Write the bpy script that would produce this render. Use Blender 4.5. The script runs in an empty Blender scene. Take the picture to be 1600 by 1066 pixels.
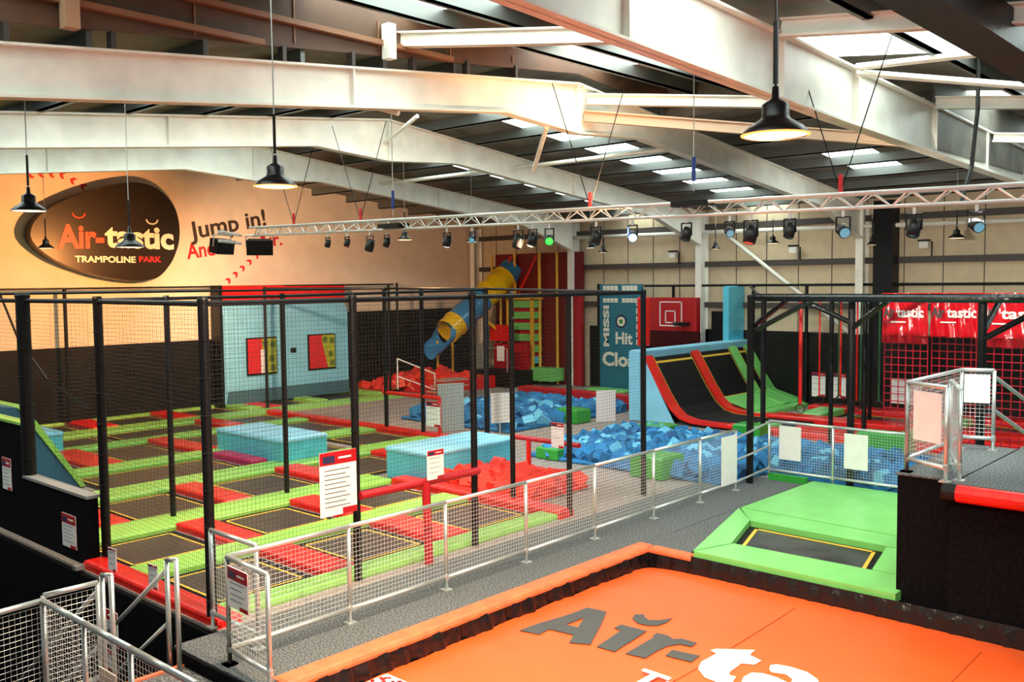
import bpy, bmesh, math, random
from mathutils import Vector, Matrix
random.seed(7)
S = bpy.context.scene
COL = S.collection
PI = math.pi
# ---------------------------------------------------------------- camera, world, exposure
cam = bpy.data.cameras.new('camera'); co = bpy.data.objects.new('camera', cam); COL.objects.link(co); S.camera = co
YAW, PITCH, ROLL = .738114, .0623675, -.0101034
F = Vector((math.cos(YAW)*math.cos(PITCH), math.sin(YAW)*math.cos(PITCH), -math.sin(PITCH)))
R = F.cross(Vector((0, 0, 1))).normalized(); U = R.cross(F)
R2 = R*math.cos(ROLL)+U*math.sin(ROLL); U2 = U*math.cos(ROLL)-R*math.sin(ROLL)
m = Matrix((R2, U2, -F)).transposed().to_4x4(); m.translation = Vector((0, 0, 3.8))
co.matrix_world = m
cam.sensor_width = 36; cam.lens = 36*1464.03/1600; cam.clip_end = 200; cam.clip_start = .05
S.view_settings.view_transform = 'Standard'; S.view_settings.look = 'None'
S.view_settings.gamma = 1; S.view_settings.use_curve_mapping = False
S.view_settings.exposure = .15
w = bpy.data.worlds.new('world'); S.world = w; w.use_nodes = True
bg = w.node_tree.nodes['Background']; bg.inputs[0].default_value = (.93, .97, 1, 1); bg.inputs[1].default_value = .17
SKY_E = 6.2          # rooflight strength
def lamp(name, kind, loc, energy, color, target=None, size=.2, angle=None, blend=.6, sizey=None, label=None):
    d = bpy.data.lights.new(name, kind); d.energy = energy; d.color = color
    if kind == 'SPOT':
        d.spot_size = math.radians(angle or 100); d.spot_blend = blend; d.shadow_soft_size = size
    elif kind == 'AREA':
        d.size = size; d.shape = 'RECTANGLE'; d.size_y = sizey or size
    else: d.shadow_soft_size = size
    o = bpy.data.objects.new(name, d); COL.objects.link(o); o.location = loc
    if target is not None:
        o.rotation_euler = (Vector(target)-Vector(loc)).to_track_quat('-Z', 'Y').to_euler()
    return o

# ---------------------------------------------------------------- materials
def mat(name, col, rough=.5, metal=0, bump=0, bscale=30, var=0, vscale=8, emis=None, estr=0, coat=0, spec=.5):
    M = bpy.data.materials.new(name); M.use_nodes = True; nt = M.node_tree; b = nt.nodes['Principled BSDF']
    b.inputs['Base Color'].default_value = (*col, 1); b.inputs['Roughness'].default_value = rough
    b.inputs['Metallic'].default_value = metal; b.inputs['Specular IOR Level'].default_value = spec
    b.inputs['Coat Weight'].default_value = coat
    tc = nt.nodes.new('ShaderNodeTexCoord')
    if bump:
        n = nt.nodes.new('ShaderNodeTexNoise'); n.inputs['Scale'].default_value = bscale; n.inputs['Detail'].default_value = 4
        nt.links.new(tc.outputs['Object'], n.inputs['Vector'])
        bp = nt.nodes.new('ShaderNodeBump'); bp.inputs['Strength'].default_value = bump; bp.inputs['Distance'].default_value = .02
        nt.links.new(n.outputs['Fac'], bp.inputs['Height']); nt.links.new(bp.outputs['Normal'], b.inputs['Normal'])
    if var:
        n = nt.nodes.new('ShaderNodeTexNoise'); n.inputs['Scale'].default_value = vscale; n.inputs['Detail'].default_value = 6
        nt.links.new(tc.outputs['Object'], n.inputs['Vector'])
        cr = nt.nodes.new('ShaderNodeValToRGB')
        cr.color_ramp.elements[0].position = .35; cr.color_ramp.elements[1].position = .65
        cr.color_ramp.elements[0].color = (*[c*(1-var) for c in col], 1)
        cr.color_ramp.elements[1].color = (*[min(1, c*(1+var)) for c in col], 1)
        nt.links.new(n.outputs['Fac'], cr.inputs['Fac']); nt.links.new(cr.outputs['Color'], b.inputs['Base Color'])
    if emis: b.inputs['Emission Color'].default_value = (*emis, 1); b.inputs['Emission Strength'].default_value = estr
    return M
STEEL = mat('cream_steel', (.86, .84, .75), .42, 0, .05, 6, .08, 2)
CLAD = mat('cream_cladding', (.62, .50, .33), .55, 0, .05, 20, .06, 3)
CLADD = mat('roof_liner', (.16, .145, .12), .6, 0, .08, 20, .25, 2)
WALLC = mat('painted_wall', (.82, .66, .50), .75, 0, .03, 40, .05, 2)
GIRT = mat('dark_girt', (.06, .05, .045), .5)
PURL = mat('purlin_steel', (.16, .17, .16), .38, .5)
BAND = mat('black_wall_panel', (.008, .007, .006), .6, 0, .1, 4, .3, 2, spec=.2)
BLK = mat('black_padding', (.004, .004, .005), .45, 0, .3, 30, .3, 6, spec=.25)
BLKG = mat('black_gloss_pad', (.004, .005, .006), .22, 0, .5, 14)
SKIRT = mat('black_skirt', (.004, .004, .005), .3, 0, 1.0, 9)
BWALL = mat('black_carpet_wall', (.005, .005, .006), .9, 0, .2, 60, .3, 20, spec=.05)
MESHB = mat('bed_mesh', (.034, .028, .022), .38, 0, .1, 60, .25, 1.2)
BEDB = mat('bed_dark', (.006, .006, .007), .6, 0, .1, 60, spec=.2)
YEL = mat('yellow_line', (.75, .48, .04), .5)
GRN = mat('green_vinyl', (.26, .56, .10), .33, 0, .25, 9, .06, 3)
GRN2 = mat('bright_green_vinyl', (.20, .60, .15), .33, 0, .2, 9, .06, 3)
GRN3 = mat('deep_green_vinyl', (.03, .30, .03), .33, 0, .2, 9)
RED = mat('red_vinyl', (.72, .012, .008), .3, 0, .5, 12, .1, 3)
RED2 = mat('dark_red_vinyl', (.42, .008, .015), .32, 0, .3, 9)
MAG = mat('magenta_vinyl', (.45, .01, .09), .4)
BLU = mat('blue_vinyl', (.09, .50, .66), .33, 0, .3, 8, .08, 3)
BLU2 = mat('pale_blue_vinyl', (.24, .58, .76), .35, 0, .3, 5, .06, 2)
TEAL = mat('teal_print', (.012, .17, .24), .4, 0, .05, 20)
FOAMB = mat('blue_foam', (.015, .16, .36), .75, 0, .3, 60, .35, 2)
FOAMB2 = mat('light_blue_foam', (.14, .48, .68), .75, 0, .3, 60)
FOAMB3 = mat('navy_foam', (.008, .075, .20), .75, 0, .3, 60)
FOAMR = mat('red_foam', (.78, .03, .012), .7, 0, .3, 60)
ZINC = mat('galvanised_steel', (.62, .64, .62), .3, .7, .05, 40)
ALU = mat('aluminium', (.75, .75, .72), .35, .35)
WHT = mat('white_board', (.85, .83, .80), .4, 0, 0, 5, .03, 6)
CREAM = mat('cream_print', (.85, .80, .66), .5)
INK = mat('grey_print', (.055, .058, .058), .5)
REDP = mat('red_print', (.62, .015, .02), .45)
ORP = mat('orange_red_print', (.85, .07, .015), .45)
NAVY = mat('navy_print', (.02, .02, .07), .5)
GYEL = mat('yellow_green_print', (.38, .42, .03), .5)
BAG = mat('airbag_vinyl', (.88, .10, .012), .42, 0, .35, 1.6, .04, 2)
BAGE = mat('orange_edging', (.72, .15, .05), .5, 0, 1.0, 7, .15, 5)
CARP = None
def carpet(name, a, b, sc=55):
    M = mat(name, a, .95, 0, .4, 120); nt = M.node_tree; bs = nt.nodes['Principled BSDF']
    tc = nt.nodes.new('ShaderNodeTexCoord'); n = nt.nodes.new('ShaderNodeTexNoise'); n.inputs['Scale'].default_value = sc; n.inputs['Detail'].default_value = 3
    cr = nt.nodes.new('ShaderNodeValToRGB'); cr.color_ramp.elements[0].position = .42; cr.color_ramp.elements[1].position = .6
    cr.color_ramp.elements[0].color = (*a, 1); cr.color_ramp.elements[1].color = (*b, 1)
    nt.links.new(tc.outputs['Object'], n.inputs['Vector']); nt.links.new(n.outputs['Fac'], cr.inputs['Fac']); nt.links.new(cr.outputs['Color'], bs.inputs['Base Color'])
    return M
CARP = carpet('speckled_grey_carpet', (.035, .038, .040), (.19, .20, .20), 50)
CARPB = carpet('brown_grey_carpet', (.20, .16, .14), (.38, .32, .28), 40)
GLASS = mat('rooflight_sheet', (.9, .95, .95), .5, emis=(.84, 1, .95), estr=SKY_E)
YTUBE = mat('yellow_plastic', (.85, .52, .01), .25, coat=.3)
BTUBE = mat('blue_plastic', (.05, .24, .48), .22, coat=.3)
YPAD = mat('yellow_post_pad', (.75, .42, .03), .45)
BANR = mat('red_banner', (.68, .008, .02), .16, 0, 1.0, 4)
WARM = mat('lamp_glow', (1, .8, .5), .5, emis=(1, .62, .32), estr=7)
RIMG = mat('painted_rim_glow', (1, .45, .15), .5, emis=(1, .33, .07), estr=2.2)  # emission imitates the bulb's light on the shade edge
LAMPB = mat('lamp_black', (.012, .011, .011), .35, .3)
BRONZE = mat('sign_black', (.030, .019, .009), .33, .4)

# ---------------------------------------------------------------- mesh helpers
class MB:
    def __init__(s): s.v = []; s.f = []
    def add(s, vs, fs):
        n = len(s.v); s.v += [tuple(v) for v in vs]; s.f += [tuple(i+n for i in f) for f in fs]; return s
    def box(s, x0, y0, z0, x1, y1, z1):
        return s.add([(x0,y0,z0),(x1,y0,z0),(x1,y1,z0),(x0,y1,z0),(x0,y0,z1),(x1,y0,z1),(x1,y1,z1),(x0,y1,z1)],
                     [(3,2,1,0),(4,5,6,7),(0,1,5,4),(1,2,6,5),(2,3,7,6),(3,0,4,7)])
    def pad(s, x0, y0, z0, x1, y1, z1, b=.03):
        # box with chamfered upper edges (soft padding)
        vs = [(x0,y0,z0),(x1,y0,z0),(x1,y1,z0),(x0,y1,z0),(x0,y0,z1-b),(x1,y0,z1-b),(x1,y1,z1-b),(x0,y1,z1-b),
              (x0+b*.35,y0+b*.35,z1-b*.35),(x1-b*.35,y0+b*.35,z1-b*.35),(x1-b*.35,y1-b*.35,z1-b*.35),(x0+b*.35,y1-b*.35,z1-b*.35),
              (x0+b,y0+b,z1),(x1-b,y0+b,z1),(x1-b,y1-b,z1),(x0+b,y1-b,z1)]
        fs = [(3,2,1,0),(12,13,14,15)]
        for L in (0,4,8):
            for i in range(4):
                j = (i+1) % 4; fs.append((L+i, L+j, L+4+j, L+4+i))
        return s.add(vs, fs)
    def bar(s, p, q, r, n=6, r2=None, cap=True):
        p = Vector(p); q = Vector(q); d = (q-p)
        if d.length < 1e-6: return s
        d.normalize(); a = d.cross(Vector((0,0,1)) if abs(d.z) < .95 else Vector((1,0,0))).normalized(); b = d.cross(a)
        r2 = r if r2 is None else r2; o = PI/n
        vs = [p+(a*math.cos(o+2*PI*i/n)+b*math.sin(o+2*PI*i/n))*r for i in range(n)]+[q+(a*math.cos(o+2*PI*i/n)+b*math.sin(o+2*PI*i/n))*r2 for i in range(n)]
        fs = [(i, n+i, n+(i+1) % n, (i+1) % n) for i in range(n)]
        if cap: fs += [tuple(range(n)), tuple(range(2*n-1, n-1, -1))]
        return s.add(vs, fs)
    def path(s, pts, r, n=8):
        for a, b in zip(pts, pts[1:]): s.bar(a, b, r, n)
        for a in pts[1:-1]: s.ball(a, r)
        return s
    def ball(s, c, r, n=8, k=4):
        c = Vector(c); vs = []; fs = []
        for i in range(k+1):
            t = PI*i/k
            for j in range(n): vs.append(c+Vector((math.sin(t)*math.cos(2*PI*j/n), math.sin(t)*math.sin(2*PI*j/n), math.cos(t)))*r)
        for i in range(k):
            for j in range(n): fs.append((i*n+j, (i+1)*n+j, (i+1)*n+(j+1) % n, i*n+(j+1) % n))
        return s.add(vs, fs)
    def lathe(s, prof, c, n=24, axis=None):
        c = Vector(c); d = Vector(axis or (0,0,1)).normalized(); a = d.cross(Vector((0,1,0)) if abs(d.y) < .9 else Vector((1,0,0))).normalized(); b = d.cross(a)
        vs = [c+(a*math.cos(2*PI*j/n)+b*math.sin(2*PI*j/n))*r+d*z for r, z in prof for j in range(n)]
        fs = [(i*n+j, i*n+(j+1) % n, (i+1)*n+(j+1) % n, (i+1)*n+j) for i in range(len(prof)-1) for j in range(n)]
        return s.add(vs, fs)
    def prism(s, pts, off):
        # polygon (3D points) extruded by vector off
        n = len(pts); off = Vector(off); P = [Vector(p) for p in pts]
        return s.add(P+[p+off for p in P], [tuple(range(n)), tuple(range(2*n-1, n-1, -1))]+[(i, (i+1) % n+0, (i+1) % n+n, i+n) for i in range(n)])
    def beamsec(s, p, q, wd, dp, t=.025):
        # I section between p and q (centre line), vertical web
        p = Vector(p); q = Vector(q); d = (q-p).normalized(); a = d.cross(Vector((0,0,1))).normalized(); u = a.cross(d)
        for (w_, z0, z1) in ((wd, dp/2-t, dp/2), (wd, -dp/2, -dp/2+t), (t, -dp/2, dp/2)):
            c = [p-a*w_/2+u*z0, p+a*w_/2+u*z0, p+a*w_/2+u*z1, p-a*w_/2+u*z1]
            s.prism(c, q-p)
        return s
    def build(s, name, m, parent=None, smooth=False, bev=0):
        me = bpy.data.meshes.new(name); me.from_pydata(s.v, [], s.f); me.materials.append(m)
        bm = bmesh.new(); bm.from_mesh(me); bmesh.ops.recalc_face_normals(bm, faces=bm.faces); bm.to_mesh(me); bm.free()
        if smooth:
            for p in me.polygons: p.use_smooth = True
        o = bpy.data.objects.new(name, me); COL.objects.link(o)
        if parent:
            o.parent = parent; o.matrix_parent_inverse = Matrix.Translation(-parent.location) if parent.type == 'EMPTY' else Matrix()
        return o
def tag(o, label=None, cat=None, group=None, kind=None):
    if label: o['label'] = label
    if cat: o['category'] = cat
    if group: o['group'] = group
    if kind: o['kind'] = kind
    return o
def thing(name, loc, label, cat, group=None):
    o = bpy.data.objects.new(name, None); COL.objects.link(o); o.location = loc; o.empty_display_size = .1
    return tag(o, label, cat, group)
def struct(name, mb, m): return tag(mb.build(name, m), kind='structure')
def B(*a): return MB().box(*a)
def copy_tree(o, parent=None):
    c = o.copy(); COL.objects.link(c); c.parent = parent
    for ch in list(o.children): copy_tree(ch, c)
    return c
def text(name, s, m, parent, origin, xdir, ydir, height, bold=0, width=None, shear=0, depth=.004):
    """flat lettering made into a mesh; xdir reading direction, ydir up of the letters"""
    cu = bpy.data.curves.new(name, 'FONT'); cu.body = s; cu.size = 1; cu.offset = bold; cu.extrude = .002; cu.shear = shear; cu.resolution_u = 3
    t = bpy.data.objects.new(name+'_tmp', cu); COL.objects.link(t)
    bpy.context.view_layer.update()
    me = bpy.data.meshes.new_from_object(t.evaluated_get(bpy.context.evaluated_depsgraph_get()))
    bpy.data.objects.remove(t); bpy.data.curves.remove(cu)
    xs = [v.co.x for v in me.vertices]; x0 = min(xs); x1 = max(xs)
    k = height/.7; kx = (width/(x1-x0)) if width else k
    X = Vector(xdir).normalized(); Y = Vector(ydir).normalized(); N = X.cross(Y)
    for v in me.vertices:
        x = (v.co.x-x0)*kx; y = v.co.y*k; z = v.co.z*(depth/.002)
        v.co = Vector(origin)+X*x+Y*y+N*z
    me.materials.clear(); me.materials.append(m)
    o = bpy.data.objects.new(name, me); COL.objects.link(o)
    if parent:
        o.parent = parent; o.matrix_parent_inverse = Matrix.Translation(-parent.location) if parent.type == 'EMPTY' else Matrix()
    return o

# ================================================================ SHELL
X1, Y1 = 27.3, 26.7
struct('floor', B(5.3, 9.2, -3, X1, Y1+.2, -.02), CARPB)
struct('floor', B(4.75, 7.62, -.6, 16.5, 9.2, 0), CARP)
struct('floor', B(16.5, -3, -3, X1, 9.2, -.02), CARPB)
struct('floor', B(3.25, 5.0, -.75, 4.75, 8.95, -.15), CARP)
struct('floor', B(-6, -4, -3.2, 16.5, 30, -3), BWALL)
tag(B(3.3, 8.93, -.20, 4.75, 8.99, -.13).build('edge_strip', BAGE), 'thin orange edging strip on the grey landing above the black stairwell', 'edging')
# pit walls (court platform side)
struct('wall_court_side', MB().box(5.22, 9.2, -3, 5.29, 12.75, -.05).box(5.22, 12.75, -3, 5.29, 26.6, -.05), BWALL)
# sign wall: plaster above, black panel below
struct('wall_left', B(-6, Y1, 0, X1+.2, Y1+.2, 9.5), WALLC)
bb = MB(); bb.box(-3, Y1-.05, 0, 19.9, Y1-.005, 2.12); bb.box(19.9, Y1-.06, 0, X1-.12, Y1-.006, 2.82)
struct('trim_1', bb, BAND)
# right wall with cladding
cl = MB(); cl.box(X1, -4, -3, X1+.2, Y1+.2, 6.4)
struct('wall_right', cl, CLAD)
jt = MB()
y = -3.0
while y < Y1: jt.box(X1-.012, y-.012, 2.2, X1+.01, y+.012, 6.2); y += 1.06
struct('trim_2', jt, GIRT)
struct('trim_3', MB().box(X1-.10, 12.3, 0, X1-.012, 20.9, 2.2).box(26.66, -3, 0, X1-.012, 12.3, 2.2), BAND)
gi = MB()
for z_ in (3.0, 4.33, 5.55): gi.box(X1-.16, -3, z_-.09, X1-.013, Y1, z_+.09)
struct('trim_4', gi, GIRT)

# roof: far (ridge along Y at x=13.65)
RX = 13.65; RZ = 7.42; SL = .105
def rz(x): return RZ-SL*abs(x-RX)
def roofquad(mb, x0, x1, y0, y1, dz=0, th=.05):
    mb.prism([(x0, y0, rz(x0)+dz), (x1, y0, rz(x1)+dz), (x1, y0, rz(x1)+dz+th), (x0, y0, rz(x0)+dz+th)], (0, y1-y0, 0))
sk = ((13.25, 14.5), (18.0, 19.2), (8.5, 9.7))
rf = MB(); sky = MB()
def roofbay(x0, x1, ys, ye, sk=sk):
    cuts = sorted([c for c in sk if c[0] >= ys and c[1] <= ye]); y = ys
    for a, b in cuts: roofquad(rf, x0, x1, y, a, .22); roofquad(sky, x0, x1, a, b, .22); y = b
    roofquad(rf, x0, x1, y, ye, .22)
roofbay(-2, RX, 10.8, Y1+.2, ((13.8, 15.2), (18.6, 20.3))); roofbay(RX, X1+.2, 10.8, Y1+.2); roofbay(16.6, 21.1, 5.5, 10.8, ()); roofbay(21.1, 24, 5.5, 10.8); roofbay(24, X1+.2, 5.5, 10.8, ())
struct('ceiling', rf, CLADD); struct('window_1', sky, GLASS)
# corrugation ribs of the far roof
pu = MB()
x = -1.0
while x < X1-.3:
    y0 = 10.8 if x < 16.6 else 5.5
    if abs(x-RX) > .3: pu.box(x-.035, y0, rz(x), x+.035, Y1, rz(x)+.24); pu.box(x-.035, y0, rz(x), x+.1, Y1, rz(x)+.02)
    x += 1.45
struct('trim_5', pu, PURL)
# near roof, rising away from the camera
def nz(y): return 7.05+.13*(y-5.5)
nr = MB(); ns = MB()
def nq(mb, x0, x1, y0, y1):
    mb.prism([(x0, y0, nz(y0)+.12), (x0, y1, nz(y1)+.12), (x0, y1, nz(y1)+.17), (x0, y0, nz(y0)+.17)], (x1-x0, 0, 0))
for ya, yb, xe in ((-3, 5.5, X1+.2), (5.5, 10.8, 16.6)):
    xx = -6
    for a, b in ((2.2, 3.6), (7.7, 9.6), (12.3, 14.4), (18.2, 20), (23, 24.4)):
        if b > xe: break
        nq(nr, xx, a, ya, yb); nq(ns, a, b, ya, yb); xx = b
    nq(nr, xx, xe, ya, yb)
struct('ceiling', nr, CLADD); struct('window_2', ns, GLASS)
pn = MB(); y = -2.6
while y < 10.9:
    xe = X1 if y < 5.5 else 16.6
    if abs(y-5.5) > .2: pn.box(-2, y-.035, nz(y)-.12, xe, y+.035, nz(y)+.12); pn.box(-2, y-.035, nz(y)-.12, xe, y+.09, nz(y)-.10)
    y += 1.15
struct('trim_6', pn, PURL)
# infill cladding between the low rafter and the higher near roof
inf = MB()
inf.prism([(-2, 10.72, rz(-2)+.24), (RX, 10.72, rz(RX)+.16), (16.6, 10.72, rz(16.6)+.2), (16.6, 10.72, nz(10.72)+.1), (-2, 10.72, nz(10.72)+.1)], (0, .04, 0))
struct('wall_gable', inf, mat('brown_cladding', (.11, .055, .03), .6, 0, .1, 10, .15, 2))
ig = MB()
for z_ in (6.9, 7.25): ig.box(-2, 10.62, z_, 7.0 if z_ < 7 else 10.4, 10.71, z_+.07)
for k in range(10): ig.box(-1.2+k*1.45, 10.70, max(6.2, rz(-1.2+k*1.45)+.25), -1.18+k*1.45, 10.715, 7.6)
struct('trim_7', ig, mat('rust_girt', (.30, .14, .07), .5))

bk = MB()
for k in range(9): bk.box(2.7+k*1.15, 10.68, rz(2.7+k*1.15)+.005, 2.76+k*1.15, 10.8, rz(2.7+k*1.15)+.20)
struct('trim_8', bk, GIRT)
struct('wall_step', MB().box(16.6, 5.5, rz(16.6), 16.64, 10.8, nz(10.8)+.15).box(16.6, 5.44, 6.0, X1, 5.48, nz(5.5)+.15), CLADD)
# portal frames
def frame(y, top, bot, label, x0=-2):
    o = thing('roof_frame', (RX, y, 6.5), label, 'roof beam', None)
    wb = MB(); wb.prism([(x, y-.012, z) for x, z in bot]+[(x, y-.012, z) for x, z in reversed(top)], (0, .024, 0))
    wb.build('web', STEEL, o)
    for P, nm in ((top, 'top_flange'), (bot, 'bottom_flange')):
        f = MB(); t = -.03 if nm[0] == 't' else .03
        for a, b in zip(P, P[1:]):
            f.prism([(a[0], y-.11, a[1]), (b[0], y-.11, b[1]), (b[0], y-.11, b[1]+t), (a[0], y-.11, a[1]+t)], (0, .22, 0))
        f.build(nm, STEEL, o)
    return o
def stiff(o, y, pts):
    for x, z0, z1 in pts: B(x-.012, y-.10, z0, x+.012, y+.10, z1).build('stiffener', STEEL, o)
for y, lab in ((21.45, 'cream steel portal rafter nearest the sign wall'), (16.1, 'cream steel portal rafter second from the sign wall'), (10.8, 'cream steel portal rafter third from the sign wall, in front of the brown cladding')):
    D = .58
    top = [(-2, rz(-2)), (RX, rz(RX)), (26.95, rz(26.95))]
    bot = [(-2, rz(-2)-D), (11.7, rz(11.7)-D), (RX, rz(RX)-D-.34), (15.7, rz(15.7)-D), (24.2, rz(24.2)-D), (26.75, 4.95)]
    o = frame(y, top, bot, lab); stiff(o, y, [(RX, rz(RX)-D-.3, rz(RX)-.03), (8.5, rz(8.5)-D+.03, rz(8.5)-.03), (20.2, rz(20.2)-D+.03, rz(20.2)-.03)])
top = [(-4, 7.25), (12, 6.82), (22.4, 6.52), (27.2, 6.38)]; bot = [(-4, 6.46), (6, 6.2), (12.6, 5.98), (22.5, 5.77), (27.2, 5.66)]
o = frame(5.5, top, bot, 'large bright white steel girder crossing the upper right of the hall')
stiff(o, 5.5, [(x, 6.2-(x-6)*.027, 6.95-(x-6)*.027) for x in (7.7, 11.0, 13.3, 16.6, 19.5, 22.2, 25)])
# columns on right wall
for y, lab in ((26.45, 'cream steel column in the far corner of the hall'), (21.45, 'cream steel column on the right wall beside the red climbing tower'), (16.1, 'cream steel column on the right wall above the basketball board'), (10.8, 'cream steel column on the right wall just left of the black column')):
    c = MB(); c.box(26.75, y-.11, 0, 26.78, y+.11, 5.95); c.box(27.2, y-.11, 0, 27.23, y+.11, 5.95); c.box(26.78, y-.012, 0, 27.2, y+.012, 5.95)
    tag(c.build('steel_column', STEEL), lab, 'column')
tag(B(26.7, 9.83, 0, 27.2, 10.38, 6.0).build('boxed_column', BLK), 'black boxed column on the right wall between cream columns', 'column')
tag(MB().bar((26.95, 5, 5.27), (26.95, 23.2, 5.42), .065, 12).build('wall_pipe', STEEL, smooth=True), 'long cream horizontal pipe along the upper right wall', 'pipe')
tag(MB().bar((26.95, 15.25, 5.3), (26.95, 11.1, 2.2), .06, 12).build('diagonal_brace', STEEL, smooth=True), 'cream diagonal bracing tube on the right wall', 'brace')
# struts of the near roof
def beamthing(name, p, q, wd, dp, lab, m=STEEL, cat='roof beam'):
    return tag(MB().beamsec(p, q, wd, dp).build(name, m), lab, cat)
beamthing('tie_beam', (9.4, 10.75, 7.42), (10.6, 5.6, 6.82), .16, .22, 'cream tie beam from the stub post to the white girder')
beamthing('tie_beam', (10.9, 5.4, 6.88), (10.9, 1, 6.3), .16, .22, 'cream tie beam reaching right from the white girder, highest in view')
beamthing('tie_beam', (13.9, 10.7, 7.15), (16.5, 5.6, 6.72), .16, .2, 'white tie beam from the ridge of the third rafter to the white girder')
beamthing('tie_beam', (16.5, 5.4, 6.72), (16.5, 1, 6.15), .16, .2, 'white tie beam reaching right from the white girder, middle of three')
beamthing('tie_beam', (19.8, 5.4, 6.5), (19.8, 1, 5.95), .14, .18, 'white tie beam reaching right from the white girder, lowest of three')
beamthing('tie_beam', (13.85, 10.75, 6.85), (16.9, 5.5, 6.1), .12, .2, 'tan tie beam running below the white girder from the third ridge', mat('tan_steel', (.62, .42, .28), .45))
tag(MB().bar((13.2, 5.4, 6.78), (12.9, 2.2, 6.55), .05, 8).bar((13.2, 5.4, 6.7), (14.6, 2.5, 6.2), .05, 8).build('bracing_tubes', STEEL), 'pair of thin cream bracing tubes splaying from the white girder', 'brace')
tag(B(4.42, 10.50, 6.62, 4.58, 10.66, 7.65).build('stub_post', mat('tan_steel_post', (.50, .30, .18), .45)), 'tan stub post standing on the third rafter at upper left', 'post')
tag(B(8.98, 10.50, 7.05, 9.12, 10.66, 7.55).build('stub_post', STEEL), 'cream stub post at the end of the tie beam on the third rafter', 'post')
# knee braces between rafters
for p, q, lab in (((9.4, 10.8, 6.35), (9.0, 12.0, 6.75), 'short cream knee brace under the third rafter'),
                  ((12.9, 10.85, 6.55), (14.2, 12.3, 6.0), 'white knee brace hanging below the ridge of the third rafter'),
                  ((13.6, 16.1, 6.9), (13.4, 14.8, 7.3), 'small knee brace at the ridge of the second rafter')):
    tag(MB().bar(p, q, .045, 6).build('knee_brace', STEEL), lab, 'brace')
for y0 in (16.1, 10.8):
    tag(MB().bar((17.8, y0+.1, 6.7), (17.8, y0+5.2, 6.7), .05, 8).build('tie_rod', STEEL), 'cream tie tube between the %s rafters' % ('first and second' if y0 > 12 else 'second and third'), 'brace')
# black duct upper right
tag(MB().prism([(7.5, 2.8, 6.22), (7.5, 3.25, 6.22), (7.5, 3.25, 6.6), (7.5, 2.8, 6.6)], (9, 0, 0)).build('ventilation_duct', BLK), 'big black duct crossing the top right corner below the roof', 'duct')

# ================================================================ SIGN WALL
YS = 26.15
def wl(px, py):   # 2D sign outline helper values are already metres
    return (px, YS, py)
sg = thing('logo_sign', (12, YS, 5.3), 'large black egg-shaped sign with orange and cream lettering on the left wall', 'sign')
egg = [(9.88,5.22),(9.97,5.5),(10.2,5.76),(10.62,6.05),(11.3,6.38),(12.15,6.66),(12.8,6.77),(13.3,6.70),(13.7,6.46),(13.98,6.10),(14.10,5.62),(14.08,5.14),(13.94,4.73),(13.76,4.42),(13.45,4.10),(13.1,3.98),(12.55,3.96),(11.75,4.08),(11.1,4.27),(10.55,4.50),(10.15,4.77),(9.94,5.0)]
def smooth_closed(P, k=4):
    out = []; n = len(P)
    for i in range(n):
        p0, p1, p2, p3 = [Vector(P[(i+j) % n]) for j in (-1, 0, 1, 2)]
        for s in range(k):
            t = s/k; out.append(tuple(.5*((2*p1)+(-p0+p2)*t+(2*p0-5*p1+4*p2-p3)*t*t+(-p0+3*p1-3*p2+p3)*t**3)))
    return out
eg = smooth_closed(egg)
MB().prism([(x, YS, z) for x, z in eg], (0, .45, 0)).build('sign_face', BRONZE, sg)
XD, ZD = (1, 0, 0), (0, 0, 1)
text('lettering', 'Air-', ORP, sg, (10.55, YS-.012, 4.86), (1, 0, .03), ZD, .62, .035, 1.28)
text('lettering', 'tastic', CREAM, sg, (11.85, YS-.012, 4.93), (1, 0, -.015), ZD, .62, .035, 2.05)
text('lettering', 'TRAMPOLINE', CREAM, sg, (11.0, YS-.012, 4.48), XD, ZD, .17, .03, 1.72)
text('lettering', 'PARK', REDP, sg, (12.82, YS-.012, 4.50), XD, ZD, .16, .03, .68)
for (cx, cz, m_) in ((11.15, 5.72, ORP), (13.25, 5.63, CREAM)):
    sw = MB(); P = [(cx+.17*math.cos(t), YS-.012, cz+.1+.13*math.sin(t)) for t in [PI+k*PI/8 for k in range(9)]]; sw.path(P, .022, 6); sw.build('swoosh', m_, sg)
# painted slogans
YW = Y1-.012
t1 = text('wall_lettering', 'Jump in!', mat('dark_paint', (.05, .03, .02), .7), None, (14.75, YW, 5.22), (1, 0, .2), (-.15, 0, 1), .52, .02, 2.75); tag(t1, 'dark painted words Jump in! slanting across the left wall', 'lettering')
t2 = text('wall_lettering', 'And', REDP, None, (14.62, YW, 4.62), (1, 0, .15), (-.1, 0, 1), .46, .02, .95); tag(t2, 'red painted word And on the left wall beside the egg-shaped sign', 'lettering')
t3 = text('wall_lettering', 'Air.', REDP, None, (17.1, YW, 5.02), (1, 0, .12), (-.1, 0, 1), .42, .02, .95); tag(t3, 'red painted word Air. on the left wall, partly behind the truss', 'lettering')
def chev(pts, m_, lab, s=.16):
    mb = MB()
    for x, z, a in pts:
        c = math.cos(a); d = math.sin(a); q = [(-.5, -.6), (.1, -.6), (.6, 0), (.1, .6), (-.5, .6), (0, 0)]
        mb.prism([(x+s*(u*c-v*d), YW, z+s*(u*d+v*c)) for u, v in q], (0, .006, 0))
    tag(mb.build('painted_chevrons', m_), lab, 'wall marking')
chev([(10.15+k*.28, 6.83+.06*math.sin(k*.7)-(k > 3)*.1*(k-3), PI-.2*k+.3) for k in range(6)], REDP, 'arc of small dark red arrows above the egg-shaped sign')
chev([(16.0+k*.26, 3.95+k*.2, .7) for k in range(6)], REDP, 'row of red arrows climbing from the blue backboard to the painted slogan')

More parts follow.
